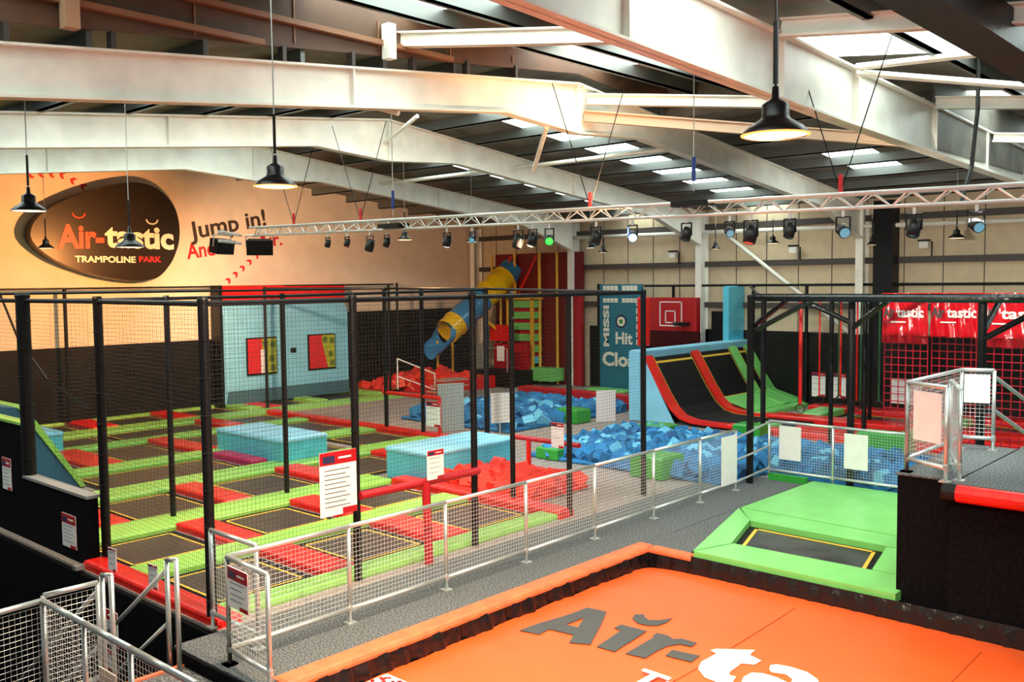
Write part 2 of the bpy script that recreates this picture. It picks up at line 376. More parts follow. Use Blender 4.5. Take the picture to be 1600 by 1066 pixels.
# ================================================================ COURT (left trampolines)
def greenpad(x0, y0, x1, y1, lab, z=.06, m_=GRN, grp=None):
    return tag(MB().pad(x0, y0, -.02, x1, y1, z).build('green_pad', m_), lab, 'padding', grp)
def redpad(x0, y0, x1, y1, lab, z=.09, m_=RED, grp=None):
    mb = MB(); mb.pad(x0, y0, -.02, x1, y1, z, .04)
    return tag(mb.build('red_pad', m_), lab, 'padding', grp)
def bed(x0, y0, x1, y1, lab, z=.0, line=.035, inset=.14):
    t = thing('trampoline', ((x0+x1)/2, (y0+y1)/2, -.02), lab, 'trampoline')
    B(x0, y0, -.03, x1, y1, z-.015).build('spring_cover', BEDB, t)
    B(x0+inset, y0+inset, z-.015, x1-inset, y1-inset, z).build('jumping_mat', MESHB, t)
    e = MB(); a, b, c, d = x0+inset, y0+inset, x1-inset, y1-inset
    e.box(a, b, z, c, b+line, z+.004); e.box(a, d-line, z, c, d, z+.004); e.box(a, b, z, a+line, d, z+.004); e.box(c-line, b, z, c, d, z+.004)
    e.build('border_line', YEL, t); return t
ords = ['first', 'second', 'third', 'fourth', 'fifth', 'sixth', 'seventh']
strips = [(9.5, 9.9, 5.62, 11.75), (11.5, 12.12, 5.62, 11.45), (13.65, 14.48, 5.62, 11.62), (16.3, 17.13, 5.62, 15.45), (18.85, 19.55, 7.62, 15.45), (21.8, 22.32, 7.6, 15.45), (23.88, 24.75, 7.6, 20.8), (26.45, 26.66, 7.6, 20.8)]
for i, (a, b, x0, x1) in enumerate(strips):
    greenpad(x0, a, x1, b, 'long lime green court pad, %s' % (('nearest the handrail', 'second from the handrail', 'third from the handrail', 'fourth from the handrail', 'fifth from the handrail', 'sixth from the handrail', 'seventh from the handrail', 'running along the foot of the black wall')[i]))
rows = [((9.9, 11.5), [(5.65, 7.15), (7.75, 9.2), (9.9, 11.45)], [(7.2, 7.7), (9.25, 9.85)]),
        ((12.12, 13.65), [(5.65, 7.1), (7.75, 9.2), (9.85, 11.4)], [(7.15, 7.7), (9.25, 9.8)]),
        ((14.48, 16.3), [(6.85, 8.4), (9.05, 10.65), (11.35, 13.15), (13.75, 15.4)], [(6.3, 6.8), (8.45, 9.0), (10.7, 11.3), (13.2, 13.7)]),
        ((17.13, 18.85), [(7.62, 10.65), (12.5, 13.4), (13.7, 15.4)], []),
        ((19.55, 21.8), [(7.65, 8.3), (9.1, 10.7), (11.35, 13.0), (13.75, 15.4)], [(8.35, 9.05), (10.75, 11.3), (13.1, 13.7)]),
        ((22.32, 23.88), [(7.7, 10.3), (10.4, 13.1), (13.8, 15.4)], [(13.15, 13.72)]),
        ((24.75, 26.45), [(9.0, 10.65), (11.45, 13.1), (13.75, 15.35), (16.6, 17.8), (18.35, 20.3)], [(10.7, 11.4), (13.15, 13.7), (15.95, 16.55)])]
rn = ['row nearest the handrail', 'second row from the handrail', 'third row from the handrail', 'middle row', 'fifth row from the handrail', 'sixth row from the handrail', 'farthest row at the black wall']
for i, ((a, b), beds, reds) in enumerate(rows):
    for k, (x0, x1) in enumerate(beds): bed(x0, a+.02, x1, b-.02, 'dark trampoline with yellow outline, %s from left, %s' % (ords[k], rn[i]))
    for k, (x0, x1) in enumerate(reds): redpad(x0, a-.05, x1, b+.05, 'red cross pad, %s from left, %s' % (ords[k], rn[i]))
for x0, x1, lab in ((15.4, 15.9, 'short lime green pad at the foot of the light blue backboard'), (17.85, 18.3, 'short lime green pad between the two farthest trampolines'), (20.35, 20.8, 'short lime green end pad of the farthest row')):
    greenpad(x0, 24.75, x1, 26.45, lab, .10)
redpad(10.72, 17.2, 11.12, 18.8, 'dark magenta pad beside the light blue box', .12, MAG)
redpad(15.45, 16.45, 15.78, 23.9, 'long red edge pad along the far side of the left court', .12)
redpad(11.5, 9.45, 11.85, 13.6, 'long red edge pad in front of the red foam pit', .12)
redpad(5.32, 9.3, 5.62, 12.75, 'red ribbed edge pad above the black stairwell', .10)
def bluebox(x0, y0, x1, y1, h, lab):
    t = thing('foam_block', ((x0+x1)/2, (y0+y1)/2, 0), lab, 'foam block')
    MB().pad(x0, y0, .0, x1, y1, h-.08, .01).build('body', BLU, t); MB().pad(x0-.02, y0-.02, h-.09, x1+.02, y1+.02, h, .05).build('lid', BLU2, t)
bluebox(11.2, 16.78, 12.36, 19.35, .55, 'large light blue foam box standing in the middle of the left court')
bluebox(11.85, 12.95, 14.25, 14.15, .62, 'large light blue foam box behind the red foam pit')
bluebox(7.85, 22.05, 8.85, 23.3, .5, 'small light blue foam box at the left edge of the court')
t = thing('angled_wall_pad', (6.5, 20, 0), 'tall dark blue wedge with green edge at the left of the court', 'padding')
MB().prism([(5.62, 18.0, 0), (7.5, 18.0, 0), (6.45, 18.0, 1.62), (5.62, 18.0, 1.75)], (0, 5.5, 0)).build('wedge', mat('dark_blue_vinyl', (.01, .10, .19), .5), t)
MB().prism([(7.5, 17.95, 0), (7.6, 17.95, 0), (6.55, 17.95, 1.66), (6.44, 17.95, 1.62)], (0, 5.6, 0)).build('edge_pad', GRN, t)
# black partition wall left of the court
t = thing('partition_wall', (5.46, 14, -3), 'black padded partition wall with pale capping at the left of the court', 'wall')
B(5.40, 12.75, -3, 5.55, 14.95, .92).build('low_section', BWALL, t)
B(5.40, 14.95, -3, 5.55, 26.6, 1.72).build('high_section', BWALL, t)
B(5.38, 12.72, .92, 5.57, 14.95, .96).build('capping', mat('grey_cap', (.25, .25, .24), .5), t)
B(5.38, 14.95, 1.72, 5.57, 26.6, 1.76).build('capping', GRN, t)
B(5.2, 12.7, -.02, 5.4, 12.8, .04).build('corner_trim', ZINC, t)

# light blue target backboard on the wall
t = thing('target_backboard', (17.7, 26.1, 0), 'light blue padded backboard with two printed targets against the black wall', 'backboard')
MB().prism([(15.35, 26.05, .1), (15.35, 25.95, .55), (15.35, 25.95, 2.85), (15.35, 26.2, 3.3), (15.35, 26.45, 3.3), (15.35, 26.45, .1)], (4.75, 0, 0)).build('body', BLU2, t)
B(15.45, 25.93, .08, 20.1, 26.03, .5).build('lower_skirt', mat('slate_blue_vinyl', (.05, .14, .18), .5), t)
B(15.5, 26.2, 3.3, 20.2, 26.45, 3.78).build('top_pad', RED, t)
B(15.25, 26.0, .0, 15.35, 26.5, 3.8).build('side_frame', BLK, t)
for x0, g in ((16.14, 0), (18.46, 1)):
    B(x0-.04, 25.90, .95+.0, x0+1.06, 25.95, 2.14).build('target_frame', BLK, t)
    p = B(x0, 25.88, 1.0, x0+.5, 25.90, 2.1).build('target_panel', REDP, t)
    if g: MB().prism([(x0+.45, 25.875, 2.1), (x0+.72, 25.875, 1.0), (x0+.3, 25.875, 1.0), (x0+.3, 25.875, 2.1)], (0, .02, 0)).build('target_wedge', REDP, t)
    else: B(x0+.45, 25.875, 1.0, x0+.68, 25.90, 1.75).build('target_strip', WHT, t)
    B(x0+.5, 25.88, 1.0, x0+1.02, 25.90, 2.1).build('target_panel', GYEL, t)
    for cx, cz in ((x0+.62, 1.95), (x0+.9, 1.9), (x0+.85, 1.45), (x0+.9, 1.15)):
        MB().lathe([(0.001, 0), (.1, 0), (.1, .012), (.001, .012)], (cx, 25.88, cz), 14, (0, -1, 0)).build('target_hole', mat('olive_dot', (.10, .16, .02), .5), t)
B(17.75, 25.92, 1.58, 17.95, 25.95, 1.74).build('small_label', BLK, t)

# ---- cage around court: posts, rails, nets
HP = 3.6
cg = 'black padded net posts of the left court'
def post(x, y, z0, z1, r, lab, name='net_post'):
    t = thing(name, (x, y, z0), lab, 'post')
    pf = [(.001, 0), (r, 0)]; z = .25
    while z < z1-z0-.05: pf += [(r, z-.012), (r*1.1, z-.008), (r*1.1, z+.004), (r, z+.008)]; z += .42
    pf += [(r, z1-z0), (.001, z1-z0)]
    MB().lathe(pf, (x, y, z0), 12).build('padding', BLK, t, smooth=False)
    MB().lathe([(.001, .03), (r*.9, .03), (r*1.1, .0), (r*1.1, -.03), (.001, -.03)], (x, y, z1+.0), 12).build('top_cap', BLK, t)
P = [(5.38, 9.52, 0, 3.64, .058, 'black net post right behind the end of the near handrail'),
     (7.42, 9.47, 0, 3.64, .05, 'black net post carrying the large red and white rules board'),
     (9.54, 9.44, 0, 3.64, .05, 'black net post at the right end of the red padded rail'),
     (11.78, 9.48, 0, 3.62, .045, 'black net post at the near corner of the red foam pit'),
     (13.78, 9.40, 0, 3.62, .05, 'black net post at the right end of the near cage side'),
     (5.62, 12.7, 0, 3.64, .06, 'black net post at the low end of the partition wall'),
     (5.48, 14.92, .95, 3.68, .1, 'thick black double post standing on the partition wall'),
     (7.41, 14.24, 0, 3.62, .045, 'black net post second inside row, left one'),
     (9.6, 14.25, 0, 3.62, .045, 'black net post rising beside the light blue box, inside row'),
     (15.6, 18.6, 0, 3.66, .055, 'black net post behind the left end of the second blue box'),
     (15.6, 17.2, 0, 3.66, .055, 'black net post behind the middle of the second blue box'),
     (15.6, 15.0, 0, 3.66, .06, 'black net post behind the right end of the second blue box'),
     (11.75, 10.7, 0, 3.62, .045, 'black net post standing in the red foam pit edge'),
     (10.75, 26.3, 0, 3.72, .05, 'slim black net post at the black wall, far left'),
     (15.95, 24.6, 0, 3.72, .045, 'slim black net post in front of the first printed target'),
     (20.9, 24.7, 0, 3.72, .05, 'slim black net post at the right end of the farthest row'),
     (22.4, 26.0, 0, 3.80, .045, 'slim black net post behind the red foam heap')]
for p in P: post(*p)
def rail(pts, r, lab, m_=BLK): return tag(MB().path(pts, r, 8).build('net_rail', m_), lab, 'rail')
rail([(5.38, 9.52, HP), (13.8, 9.4, HP)], .035, 'black top rail of the near cage side')
rail([(5.38, 9.52, HP), (5.62, 12.7, HP), (5.48, 14.92, HP), (5.48, 26.2, HP)], .035, 'black top rail of the left cage side')
rail([(5.55, 14.25, HP), (9.6, 14.25, HP), (15.6, 15.0, HP+.04)], .03, 'black top rail of the middle cage row')
rail([(5.5, 26.3, 3.74), (22.4, 26.2, 3.78)], .03, 'black top rail along the sign wall')
rail([(5.5, 18.9, 3.68), (15.6, 18.6, 3.68)], .025, 'thin black inner top rail across the left court')
rail([(15.95, 24.6, 3.7), (15.6, 18.6, 3.68), (15.6, 15.0, 3.66), (13.8, 9.4, HP)], .03, 'black top rail on the right side of the left cage')
def net(name, p, q, z0, z1, lab, sp=.05, r=.0015, m_=None, zw=None, cat='net'):
    p = Vector(p); q = Vector(q); d = q-p; L = d.length; u = d/L; nrm = Vector((-u.y, u.x)); mb = MB()
    n = int(L/sp)
    def wire(a, b, hor):
        a = Vector(a); b = Vector(b)
        s1 = Vector((nrm.x, nrm.y, 0))*r; s2 = Vector((0, 0, r)) if hor else Vector((u.x, u.y, 0))*r
        mb.add([a+s2, a+s1, a-s2, a-s1, b+s2, b+s1, b-s2, b-s1], [(0, 4, 5, 1), (1, 5, 6, 2), (2, 6, 7, 3), (3, 7, 4, 0)])
    for i in range(n+1):
        c = p+u*(L*i/n); wire((c.x, c.y, z0), (c.x, c.y, z1), False)
    k = int((z1-z0)/(zw or sp))
    for i in range(k+1):
        z = z0+(z1-z0)*i/k; wire((p.x, p.y, z), (q.x, q.y, z), True)
    return tag(mb.build(name, m_ or NETM), lab, cat)
NETM = mat('black_net', (.012, .012, .012), .7)
net('safety_net', (5.4, 9.48), (13.78, 9.40), 0.1, 3.58, 'fine black safety net of the near cage side', .055)
net('safety_net', (5.42, 9.6), (5.6, 12.6), .05, 3.58, 'fine black safety net above the black stairwell', .055)
net('safety_net', (5.55, 12.8), (5.5, 14.9), .97, 3.58, 'fine black safety net above the low partition wall', .055)
net('safety_net', (5.6, 14.25), (9.6, 14.25), .1, 3.58, 'fine black safety net of the middle cage row', .06)
net('safety_net', (5.5, 15.1), (5.5, 26.2), 1.76, 3.58, 'fine black safety net above the high partition wall', .06)
net('safety_net', (15.6, 15.1), (15.6, 24.5), .1, 3.62, 'fine black safety net on the right side of the left cage', .06)
# red padded rail and boards
def board(p, u, wd, h, z0, lab, head=.2, lines=6, name='rules_board', dot=True, slant=0, th=.012, foot=True, post_=None):
    """standing board: p = bottom left xy, u = xy direction to the right as seen from the front"""
    p = Vector((p[0], p[1], 0)); U_ = Vector((u[0], u[1], 0)).normalized(); N_ = Vector((U_.y, -U_.x, 0))
    t = thing(name, (p.x, p.y, z0), lab, 'sign')
    def q(a, b, z, zz, k, m_, nm):
        c = [p+U_*a+Vector((0, 0, z0+z))+N_*k, p+U_*b+Vector((0, 0, z0+z))+N_*k, p+U_*b+Vector((0, 0, z0+zz))+N_*k, p+U_*a+Vector((0, 0, z0+zz))+N_*k]
        MB().prism(c, N_*(th if k == 0 else .003)).build(nm, m_, t)
    q(0, wd, 0, h, 0, WHT, 'panel')
    if head:
        q(0, wd, h*(1-head), h, th, RED2, 'header')
        q(wd*.08, wd*.4, h*(1-head*.85), h*(1-head*.3), th+.003, NAVY, 'logo_mark')
        q(wd*.5, wd*.85, h*(1-head*.6), h*(1-head*.45), th+.003, WHT, 'heading')
    for k in range(lines):
        z = h*(1-head)*(.9-.8*k/max(1, lines))
        q(wd*.12, wd*(.82-.12*(k % 2)), z-h*.012, z, th, INK, 'text_line')
    if foot: q(wd*.6, wd, 0, h*.1, th+.001, RED2, 'footer')
    return t
t = thing('padded_rail', (8.5, 9.3, 0), 'dark red padded barrier rail in front of the near cage', 'barrier')
MB().bar((7.42, 9.40, 1.1), (9.54, 9.36, 1.1), .055, 12).build('top_rail', RED2, t); MB().bar((8.5, 9.3, 0), (8.5, 9.34, 1.1), .06, 12).build('post', RED2, t)
t = thing('padded_rail', (12.4, 11.4, 0), 'dark red padded barrier rail above the red foam pit', 'barrier')
MB().bar((13.6, 12.4, .76), (13.6, 10.7, .76), .05, 12).build('top_rail', RED2, t); MB().bar((13.6, 11.96, 0), (13.6, 11.96, .74), .05, 12).build('post', RED, t)
t = thing('padded_rail', (16.2, 17.8, 0), 'thin red padded barrier rail beyond the left court by the grey panel', 'barrier')
MB().bar((15.6, 18.7, 1.0), (15.6, 16.6, 1.0), .05, 10).build('top_rail', RED, t); MB().bar((15.6, 16.6, 0), (15.6, 16.6, 1.0), .045, 10).build('post', RED, t)
board((6.80, 9.40), (1, -.03), .55, .80, .93, 'large white rules board with red header on the near net post', .2, 9)
board((8.47, 9.28), (1, 0), .30, .40, 1.14, 'small white notice with red header on the red padded rail', .18, 4)
board((13.55, 11.33), (0, -1), .30, .48, .67, 'small white notice on the red rail right of the red foam pit', .16, 2)
board((4.80, 8.16), (-.07, -1), .40, .40, .66, 'white notice with red emblem on the near end of the handrail', .3, 4)
board((15.53, 17.0), (0, -1), .5, .62, .30, 'white notice board on the red rail beyond the left court', .2, 3)
board((5.36, 12.05), (.06, -1), .2, .3, .1, 'small white notice on the red ribbed edge pad, farther one', .1, 3)
board((5.36, 10.95), (.06, -1), .2, .3, .1, 'small white notice on the red ribbed edge pad, nearer one', .1, 3)
def wsign(y0, y1, z0, z1, x, lab): board((x, y0), (0, -1), y0-y1, z1-z0, z0, lab, .28, 5)
wsign(13.55, 13.1, .15, .62, 5.39, 'white notice with red emblem on the black partition wall, right one')
wsign(15.75, 15.4, .65, 1.15, 5.39, 'narrow white notice with red emblem at the left end of the black partition wall')
wsign(12.0, 11.5, -.78, -.32, 5.20, 'white notice with red header on the black wall of the stairwell')
wsign(11.9, 11.7, -1.1, -.85, 5.20, 'small white notice low on the black wall of the stairwell')

# ================================================================ HANDRAILS
def handrail(pts, lab, base, h=1.1, sp=.05, lowz=.16, feet=True, infill=True, name='handrail', r=.024):
    """pts: list of (x,y) posts in order"""
    t = thing(name, (pts[0][0], pts[0][1], base), lab, 'handrail')
    MB().path([(x, y, base+h) for x, y in pts], r+.003, 10).build('top_rail', ZINC, t, smooth=True)
    MB().path([(x, y, base+lowz) for x, y in pts], r, 10).build('bottom_rail', ZINC, t, smooth=True)
    for x, y in pts:
        MB().bar((x, y, base), (x, y, base+h), r, 10).build('post', ZINC, t, smooth=True)
        if feet: B(x-.06, y-.06, base, x+.06, y+.06, base+.015).build('base_plate', ZINC, t)
        MB().bar((x, y, base+lowz-.03), (x, y, base+lowz+.03), r+.008, 10).build('clamp', ZINC, t)
    if infill:
        for a, b in zip(pts, pts[1:]):
            n = net('mesh_infill', a, b, base+lowz+.03, base+h-.05, None, sp, .0019, MESHW)
            del_props(n); n.parent = t; n.matrix_parent_inverse = Matrix.Translation(-t.location)
    return t
def del_props(o):
    for k in ('label', 'category', 'group'):
        if k in o: del o[k]
MESHW = mat('white_wire', (.72, .72, .70), .4, .4)
handrail([(4.87, 8.3), (6.38, 8.3), (7.87, 8.3), (9.37, 8.3), (10.9, 8.3), (12.45, 8.3), (13.87, 8.3), (15.1, 8.3)], 'long galvanised handrail with wire mesh beside the grey walkway', 0)
handrail([(4.87, 8.3), (4.80, 7.48)], 'short return of galvanised handrail at the near end of the walkway', 0)
handrail([(5.30, 9.36), (5.28, 8.42)], 'short galvanised rail section between the cage corner and the long handrail', 0)
handrail([(16.5, 8.36), (16.5, 7.1), (16.5, 5.8)], 'galvanised handrail with white boards in front of the blue foam pit', 0)
t = thing('sloping_rail', (15.1, 8.3, 0), 'three sloping galvanised tubes linking two handrails by the foam pit', 'handrail')
for z0, z1 in ((.95, 1.08), (.55, .62), (.15, .2)): MB().bar((15.1, 8.3, z0), (16.5, 8.36, z1), .02, 8).build('tube', ZINC, t)
XR = 16.5
def wboard(y0, y1, z0, z1, lab): tag(B(XR-.05, y1, z0, XR-.035, y0, z1).build('blank_board', WHT), lab, 'board')
wboard(8.13, 7.70, .40, 1.04, 'blank white board on the handrail before the foam pit, left of two')
wboard(6.87, 6.44, .38, 1.02, 'blank white board on the handrail before the foam pit, right of two')
tag(B(14.52, 8.25, .17, 15.05, 8.265, 1.04).build('blank_board', WHT), 'blank white board at the far end of the long handrail', 'board')
# stair landing rails (lower left)
handrail([(3.3, 8.8), (3.3, 7.95), (3.3, 7.1), (3.3, 6.1), (3.3, 5.0)], 'galvanised handrail of the landing at the lower left corner', -.15)
handrail([(3.3, 8.82), (2.6, 8.75), (1.8, 8.75)], 'galvanised handrail at the far left edge, low in the frame', -.15)
handrail([(3.36, 8.95), (3.86, 8.95)], 'short galvanised rail facing the black stairwell', -.15)
tag(B(3.33, 7.45, .22, 3.34, 7.75, .62).build('cream_plate', mat('cream_plate', (.75, .68, .50), .5)), 'cream plate on the landing handrail at lower left', 'board')
for (x, y, dx, lab) in ((4.62, 9.05, .0, 'tall galvanised hoop post beside the stairwell'), (3.95, 9.05, .0, 'galvanised hoop post at the end of the short stairwell rail')):
    t = thing('stair_rail', (x, y, -.15), lab, 'handrail')
    MB().path([(x, y, -.4), (x, y, .98), (x, y-.2, 1.02), (x, y-.2, -.15)], .026, 10).build('hoop', ZINC, t, smooth=True)
    MB().bar((x, y, .88), (x, y+2.3, -.75), .024, 8).build('sloping_rail', ZINC, t, smooth=True)
    MB().bar((x, y, .32), (x, y+2.3, -1.3), .02, 8).build('sloping_rail', ZINC, t, smooth=True)
st = MB()
for k in range(10): st.box(3.9, 9.0+k*.27, -3, 4.75, 9.27+k*.27, -.33-k*.18)
tag(st.build('stairs', BWALL), 'black stairs leading down between the galvanised rails', 'stairs')
tag(B(4.72, 7.50, -.75, 4.95, 9.2, -.02).build('plinth', BWALL), 'black plinth under the near end of the walkway', 'plinth')

# ================================================================ AIRBAG
t = thing('airbag', (7, 4, -3), 'huge orange inflated airbag with grey and white lettering in the foreground', 'airbag')
mb = MB(); nx, ny = 60, 60; xa, xb, ya, yb = 2.2, 11.0, -3.0, 7.40
def bagz(x, y):
    e = min(1, max(0, (xb-x)/.5)); e2 = min(1, max(0, (yb-y)/.5))
    return -.20+.03*math.sin(x*.9)*math.cos(y*.7)+.008*math.sin(x*7+y*2)*(1-min(1, (yb-y)/2.5) if y > 4.9 else 0)-.03*(1-e)**2-.03*(1-e2)**2
vs = []; fs = []
for i in range(nx+1):
    for j in range(ny+1):
        x = xa+(xb-xa)*(1-(1-i/nx)**1.6); y_ = ya+(yb-ya)*(1-(1-j/ny)**1.6); vs.append((x, y_, bagz(x, y_)))
for i in range(nx):
    for j in range(ny): a = i*(ny+1)+j; fs.append((a, a+ny+1, a+ny+2, a+1))
mb.add(vs, fs); o = mb.build('bag_top', BAG, t, smooth=True)
B(xa, ya, -2.9, xb-.02, yb-.02, -.55).build('bag_body', BAG, t)
SEAM = mat('seam_line', (.35, .03, .01), .6)
for yy in (5.0, 2.9, .8):
    P = [(x_, yy, bagz(x_, yy)+.004) for x_ in [3+.4*k for k in range(20)]]; MB().path(P, .004, 4).build('seam', SEAM, t)
# printed letters (metre outlines traced flat on the bag)
def flat(name, poly, m_, holes=(), dz=.01):
    """poly in (x,y), triangulated with holes, draped on the bag"""
    cu = bpy.data.curves.new(name, 'CURVE'); cu.dimensions = '2D'; cu.fill_mode = 'BOTH'; cu.extrude = .003
    for P_ in [[(a*.9756, b*.9756) for a, b in Q_] for Q_ in [poly]+list(holes)]:
        s = cu.splines.new('POLY'); s.points.add(len(P_)-1); s.use_cyclic_u = True
        for k, (x, y) in enumerate(P_): s.points[k].co = (x, y, 0, 1)
    q = bpy.data.objects.new(name+'_tmp', cu); COL.objects.link(q); bpy.context.view_layer.update()
    me = bpy.data.meshes.new_from_object(q.evaluated_get(bpy.context.evaluated_depsgraph_get())); bpy.data.objects.remove(q); bpy.data.curves.remove(cu)
    bm = bmesh.new(); bm.from_mesh(me)
    for it in range(3): bmesh.ops.subdivide_edges(bm, edges=[e for e in bm.edges if e.calc_length() > .25], cuts=1)
    bmesh.ops.triangulate(bm, faces=bm.faces)
    for v in bm.verts: v.co.z = v.co.z+bagz(v.co.x, v.co.y)+dz
    bm.to_mesh(me); bm.free(); me.materials.clear(); me.materials.append(m_)
    o = bpy.data.objects.new(name, me); COL.objects.link(o); o.parent = t; o.matrix_parent_inverse = Matrix.Translation(-t.location)
    return o
flat('letter', [(8.02, 7.22), (8.66, 7.14), (9.14, 7.08), (9.19, 6.82), (8.69, 6.56), (8.25, 6.35), (8.13, 6.56), (8.33, 6.66), (8.27, 6.98), (8.08, 6.97)], INK, [[(8.52, 6.93), (8.86, 6.92), (8.54, 6.76)]])
flat('letter', [(8.84, 6.45), (8.99, 6.45), (9.02, 6.11), (8.64, 6.06), (8.27, 6.03), (8.25, 6.26), (8.52, 6.29), (8.82, 6.34)], INK, [])
flat('letter', [(9.23, 6.46), (9.35, 6.51), (9.43, 6.42), (9.36, 6.37), (9.32, 6.29), (9.39, 6.19), (9.55, 6.1), (9.39, 6.08), (9.25, 6.11), (9.17, 6.21), (9.15, 6.33)], INK, [])
flat('letter', [(8.95, 5.98), (9.06, 5.99), (9.07, 5.84), (9.02, 5.75), (9.1, 5.68), (9.11, 5.49), (8.97, 5.47), (8.94, 5.61), (8.81, 5.68), (8.58, 5.69), (8.35, 5.68), (8.31, 5.91), (8.62, 5.92), (8.91, 5.94)], INK, [])
flat('letter', [(8.74, 5.58), (8.81, 5.27), (8.6, 5.25), (8.56, 5.55)], INK, [])
flat('letter', [(9.02, 5.26), (9.1, 5.23), (9.35, 4.89), (9.19, 4.87), (9.13, 4.7), (8.99, 4.71), (8.93, 4.83), (8.64, 4.81), (8.57, 4.77), (8.58, 4.7), (8.4, 4.65), (8.33, 4.77), (8.35, 4.94), (8.49, 5.1), (8.67, 5.17), (8.98, 5.16)], WHT, [])
flat('letter', [(8.98, 4.53), (9.08, 4.57), (9.15, 4.53), (9.18, 4.39), (9.17, 4.2), (9.07, 4.04), (8.92, 3.94), (8.61, 3.9), (8.17, 3.86), (8.13, 4.03), (8.23, 4.06), (8.12, 4.25), (8.21, 4.43), (8.42, 4.56), (8.62, 4.64), (8.78, 4.63), (8.84, 4.53), (8.84, 4.38), (8.79, 4.2), (8.9, 4.23), (8.98, 4.34), (8.93, 4.48)], WHT, [[(8.61, 4.41), (8.66, 4.32), (8.59, 4.17), (8.4, 4.14), (8.37, 4.28), (8.47, 4.39)]])
text('lettering', 'Trampoline Park', WHT, t, (7.54, 5.34, bagz(7.4, 5.8)+.03), (-.03, -1, 0), (1, 0, 0), .30, .03, 3.6)
mbp = MB(); zb_ = bagz(5.6, 6.9)
for k in range(60):
    a = random.random(); b = random.random(); mbp.box(5.50+a*.50, 6.98+b*.26, zb_+.012, 5.50+a*.50+.03, 6.98+b*.26+.03, zb_+.02)
B(5.45, 6.95, zb_-.03, 6.05, 7.28, zb_+.012).build('white_patch', WHT, t); mbp.build('red_dots', REDP, t)
# rim of the airbag pit
def rimthing(lab, segs, m_): 
    mb = MB()
    for s_ in segs: mb.pad(*s_, .05)
    return tag(mb.build('edge_padding', m_), lab, 'rim')
rimthing('orange padded lip along the left side of the airbag pit', [(4.95, 7.44, -.06, 11.2, 7.72, .02)], BAGE)
rimthing('orange padded lip at the far corner of the airbag pit', [(11.02, 6.75, -.06, 11.2, 7.44, .02)], BAGE)
mbw = MB(); n = 90
for k in range(n):    # crinkled black skirt
    x0 = 4.95+k*(6.2/n); x1 = x0+6.2/n; a = .03*math.sin(k*1.7)+.02*math.sin(k*.6); b = .03*math.sin((k+1)*1.7)+.02*math.sin((k+1)*.6)
    mbw.add([(x0, 7.46, -.01), (x1, 7.46, -.01), (x1, 7.40+b, -.2), (x0, 7.40+a, -.2), (x0, 7.44, -.6), (x1, 7.44, -.6)], [(0, 1, 2, 3), (3, 2, 5, 4)])
tag(mbw.build('pit_skirt', SKIRT, smooth=True), 'crinkled black skirt below the orange lip of the airbag pit', 'skirt')
mbw = MB(); n = 110
for k in range(n):
    y0 = 7.45-k*(10.3/n); y1 = y0-10.3/n; a = .03*math.sin(k*2.1); b = .03*math.sin((k+1)*2.1)
    mbw.add([(11.06, y0, -.0), (11.06, y1, -.0), (11.0+b, y1, -.2), (11.0+a, y0, -.2), (11.04, y0, -.6), (11.04, y1, -.6)], [(0, 1, 2, 3), (3, 2, 5, 4)])
tag(mbw.build('pit_skirt', SKIRT, smooth=True), 'crinkled black skirt under the green deck at the far side of the airbag', 'skirt')
struct('wall_pit', MB().box(11.05, 4.08, -3, 11.1, 7.7, -.08).box(11.05, -3, -3, 11.09, 4.08, -.08).box(4.95, 7.48, -3, 11.05, 7.62, -.08), BWALL)

# ================================================================ GREEN DECK with trampoline
t = thing('green_deck', (13.5, 5.6, 0), 'bright green padded deck with a sunken trampoline beside the black platform', 'padding')
DZ = .06
def flatpad(pts, z0, z1, nm, m_):
    return MB().prism([(x, y, z0) for x, y in pts], (0, 0, z1-z0)).build(nm, m_, t)
flatpad([(11.12, 6.75), (11.82, 6.52), (11.88, 4.0), (11.12, 4.0)], -.05, DZ, 'front_pad', GRN2)
flatpad([(11.16, 6.78), (13.75, 7.5), (13.15, 6.98), (11.82, 6.56)], -.05, DZ, 'left_pad', GRN2)
flatpad([(13.78, 7.48), (13.62, 4.0), (13.05, 4.0), (13.12, 6.95)], -.05, DZ, 'back_pad', GRN2)
flatpad([(11.9, 4.58), (13.03, 4.82), (13.04, 4.0), (11.9, 4.0)], -.05, DZ, 'right_pad', GRN2)
flatpad([(13.8, 7.48), (16.46, 7.45), (16.46, 4.0), (13.64, 4.0)], -.05, DZ+.005, 'ramp_pad', GRN2)
flatpad([(11.8, 6.58), (13.12, 6.99), (13.05, 4.8), (11.85, 4.55)], -.08, -.03, 'spring_cover', BEDB)
flatpad([(11.92, 6.42), (12.95, 6.74), (12.90, 4.98), (11.97, 4.76)], -.03, -.015, 'jumping_mat', mat('black_mat', (.03, .032, .034), .3, 0, .2, 8, .6, 3))
yl = MB(); Q = [(11.90, 6.44), (12.97, 6.77), (12.92, 4.95), (11.95, 4.73)]
for a, b in zip(Q, Q[1:]+Q[:1]):
    d = Vector(b)-Vector(a); nn = Vector((-d.y, d.x)).normalized()*.025; d.normalize(); d *= .02
    yl.prism([(a[0]-nn.x-d.x, a[1]-nn.y-d.y, -.014), (b[0]-nn.x+d.x, b[1]-nn.y+d.y, -.014), (b[0]+nn.x+d.x, b[1]+nn.y+d.y, -.014), (a[0]+nn.x-d.x, a[1]+nn.y-d.y, -.014)], (0, 0, .006))
yl.build('border_line', YEL, t)
struct('floor', B(11.25, 3.9, -3, 16.5, 7.62, -.1), BWALL)
struct('floor', MB().prism([(11.1, 7.63, -.02), (11.1, 6.83, -.02), (13.75, 7.52, -.02), (16.5, 7.5, -.02), (16.5, 7.63, -.02)], (0, 0, .02)), CARP)
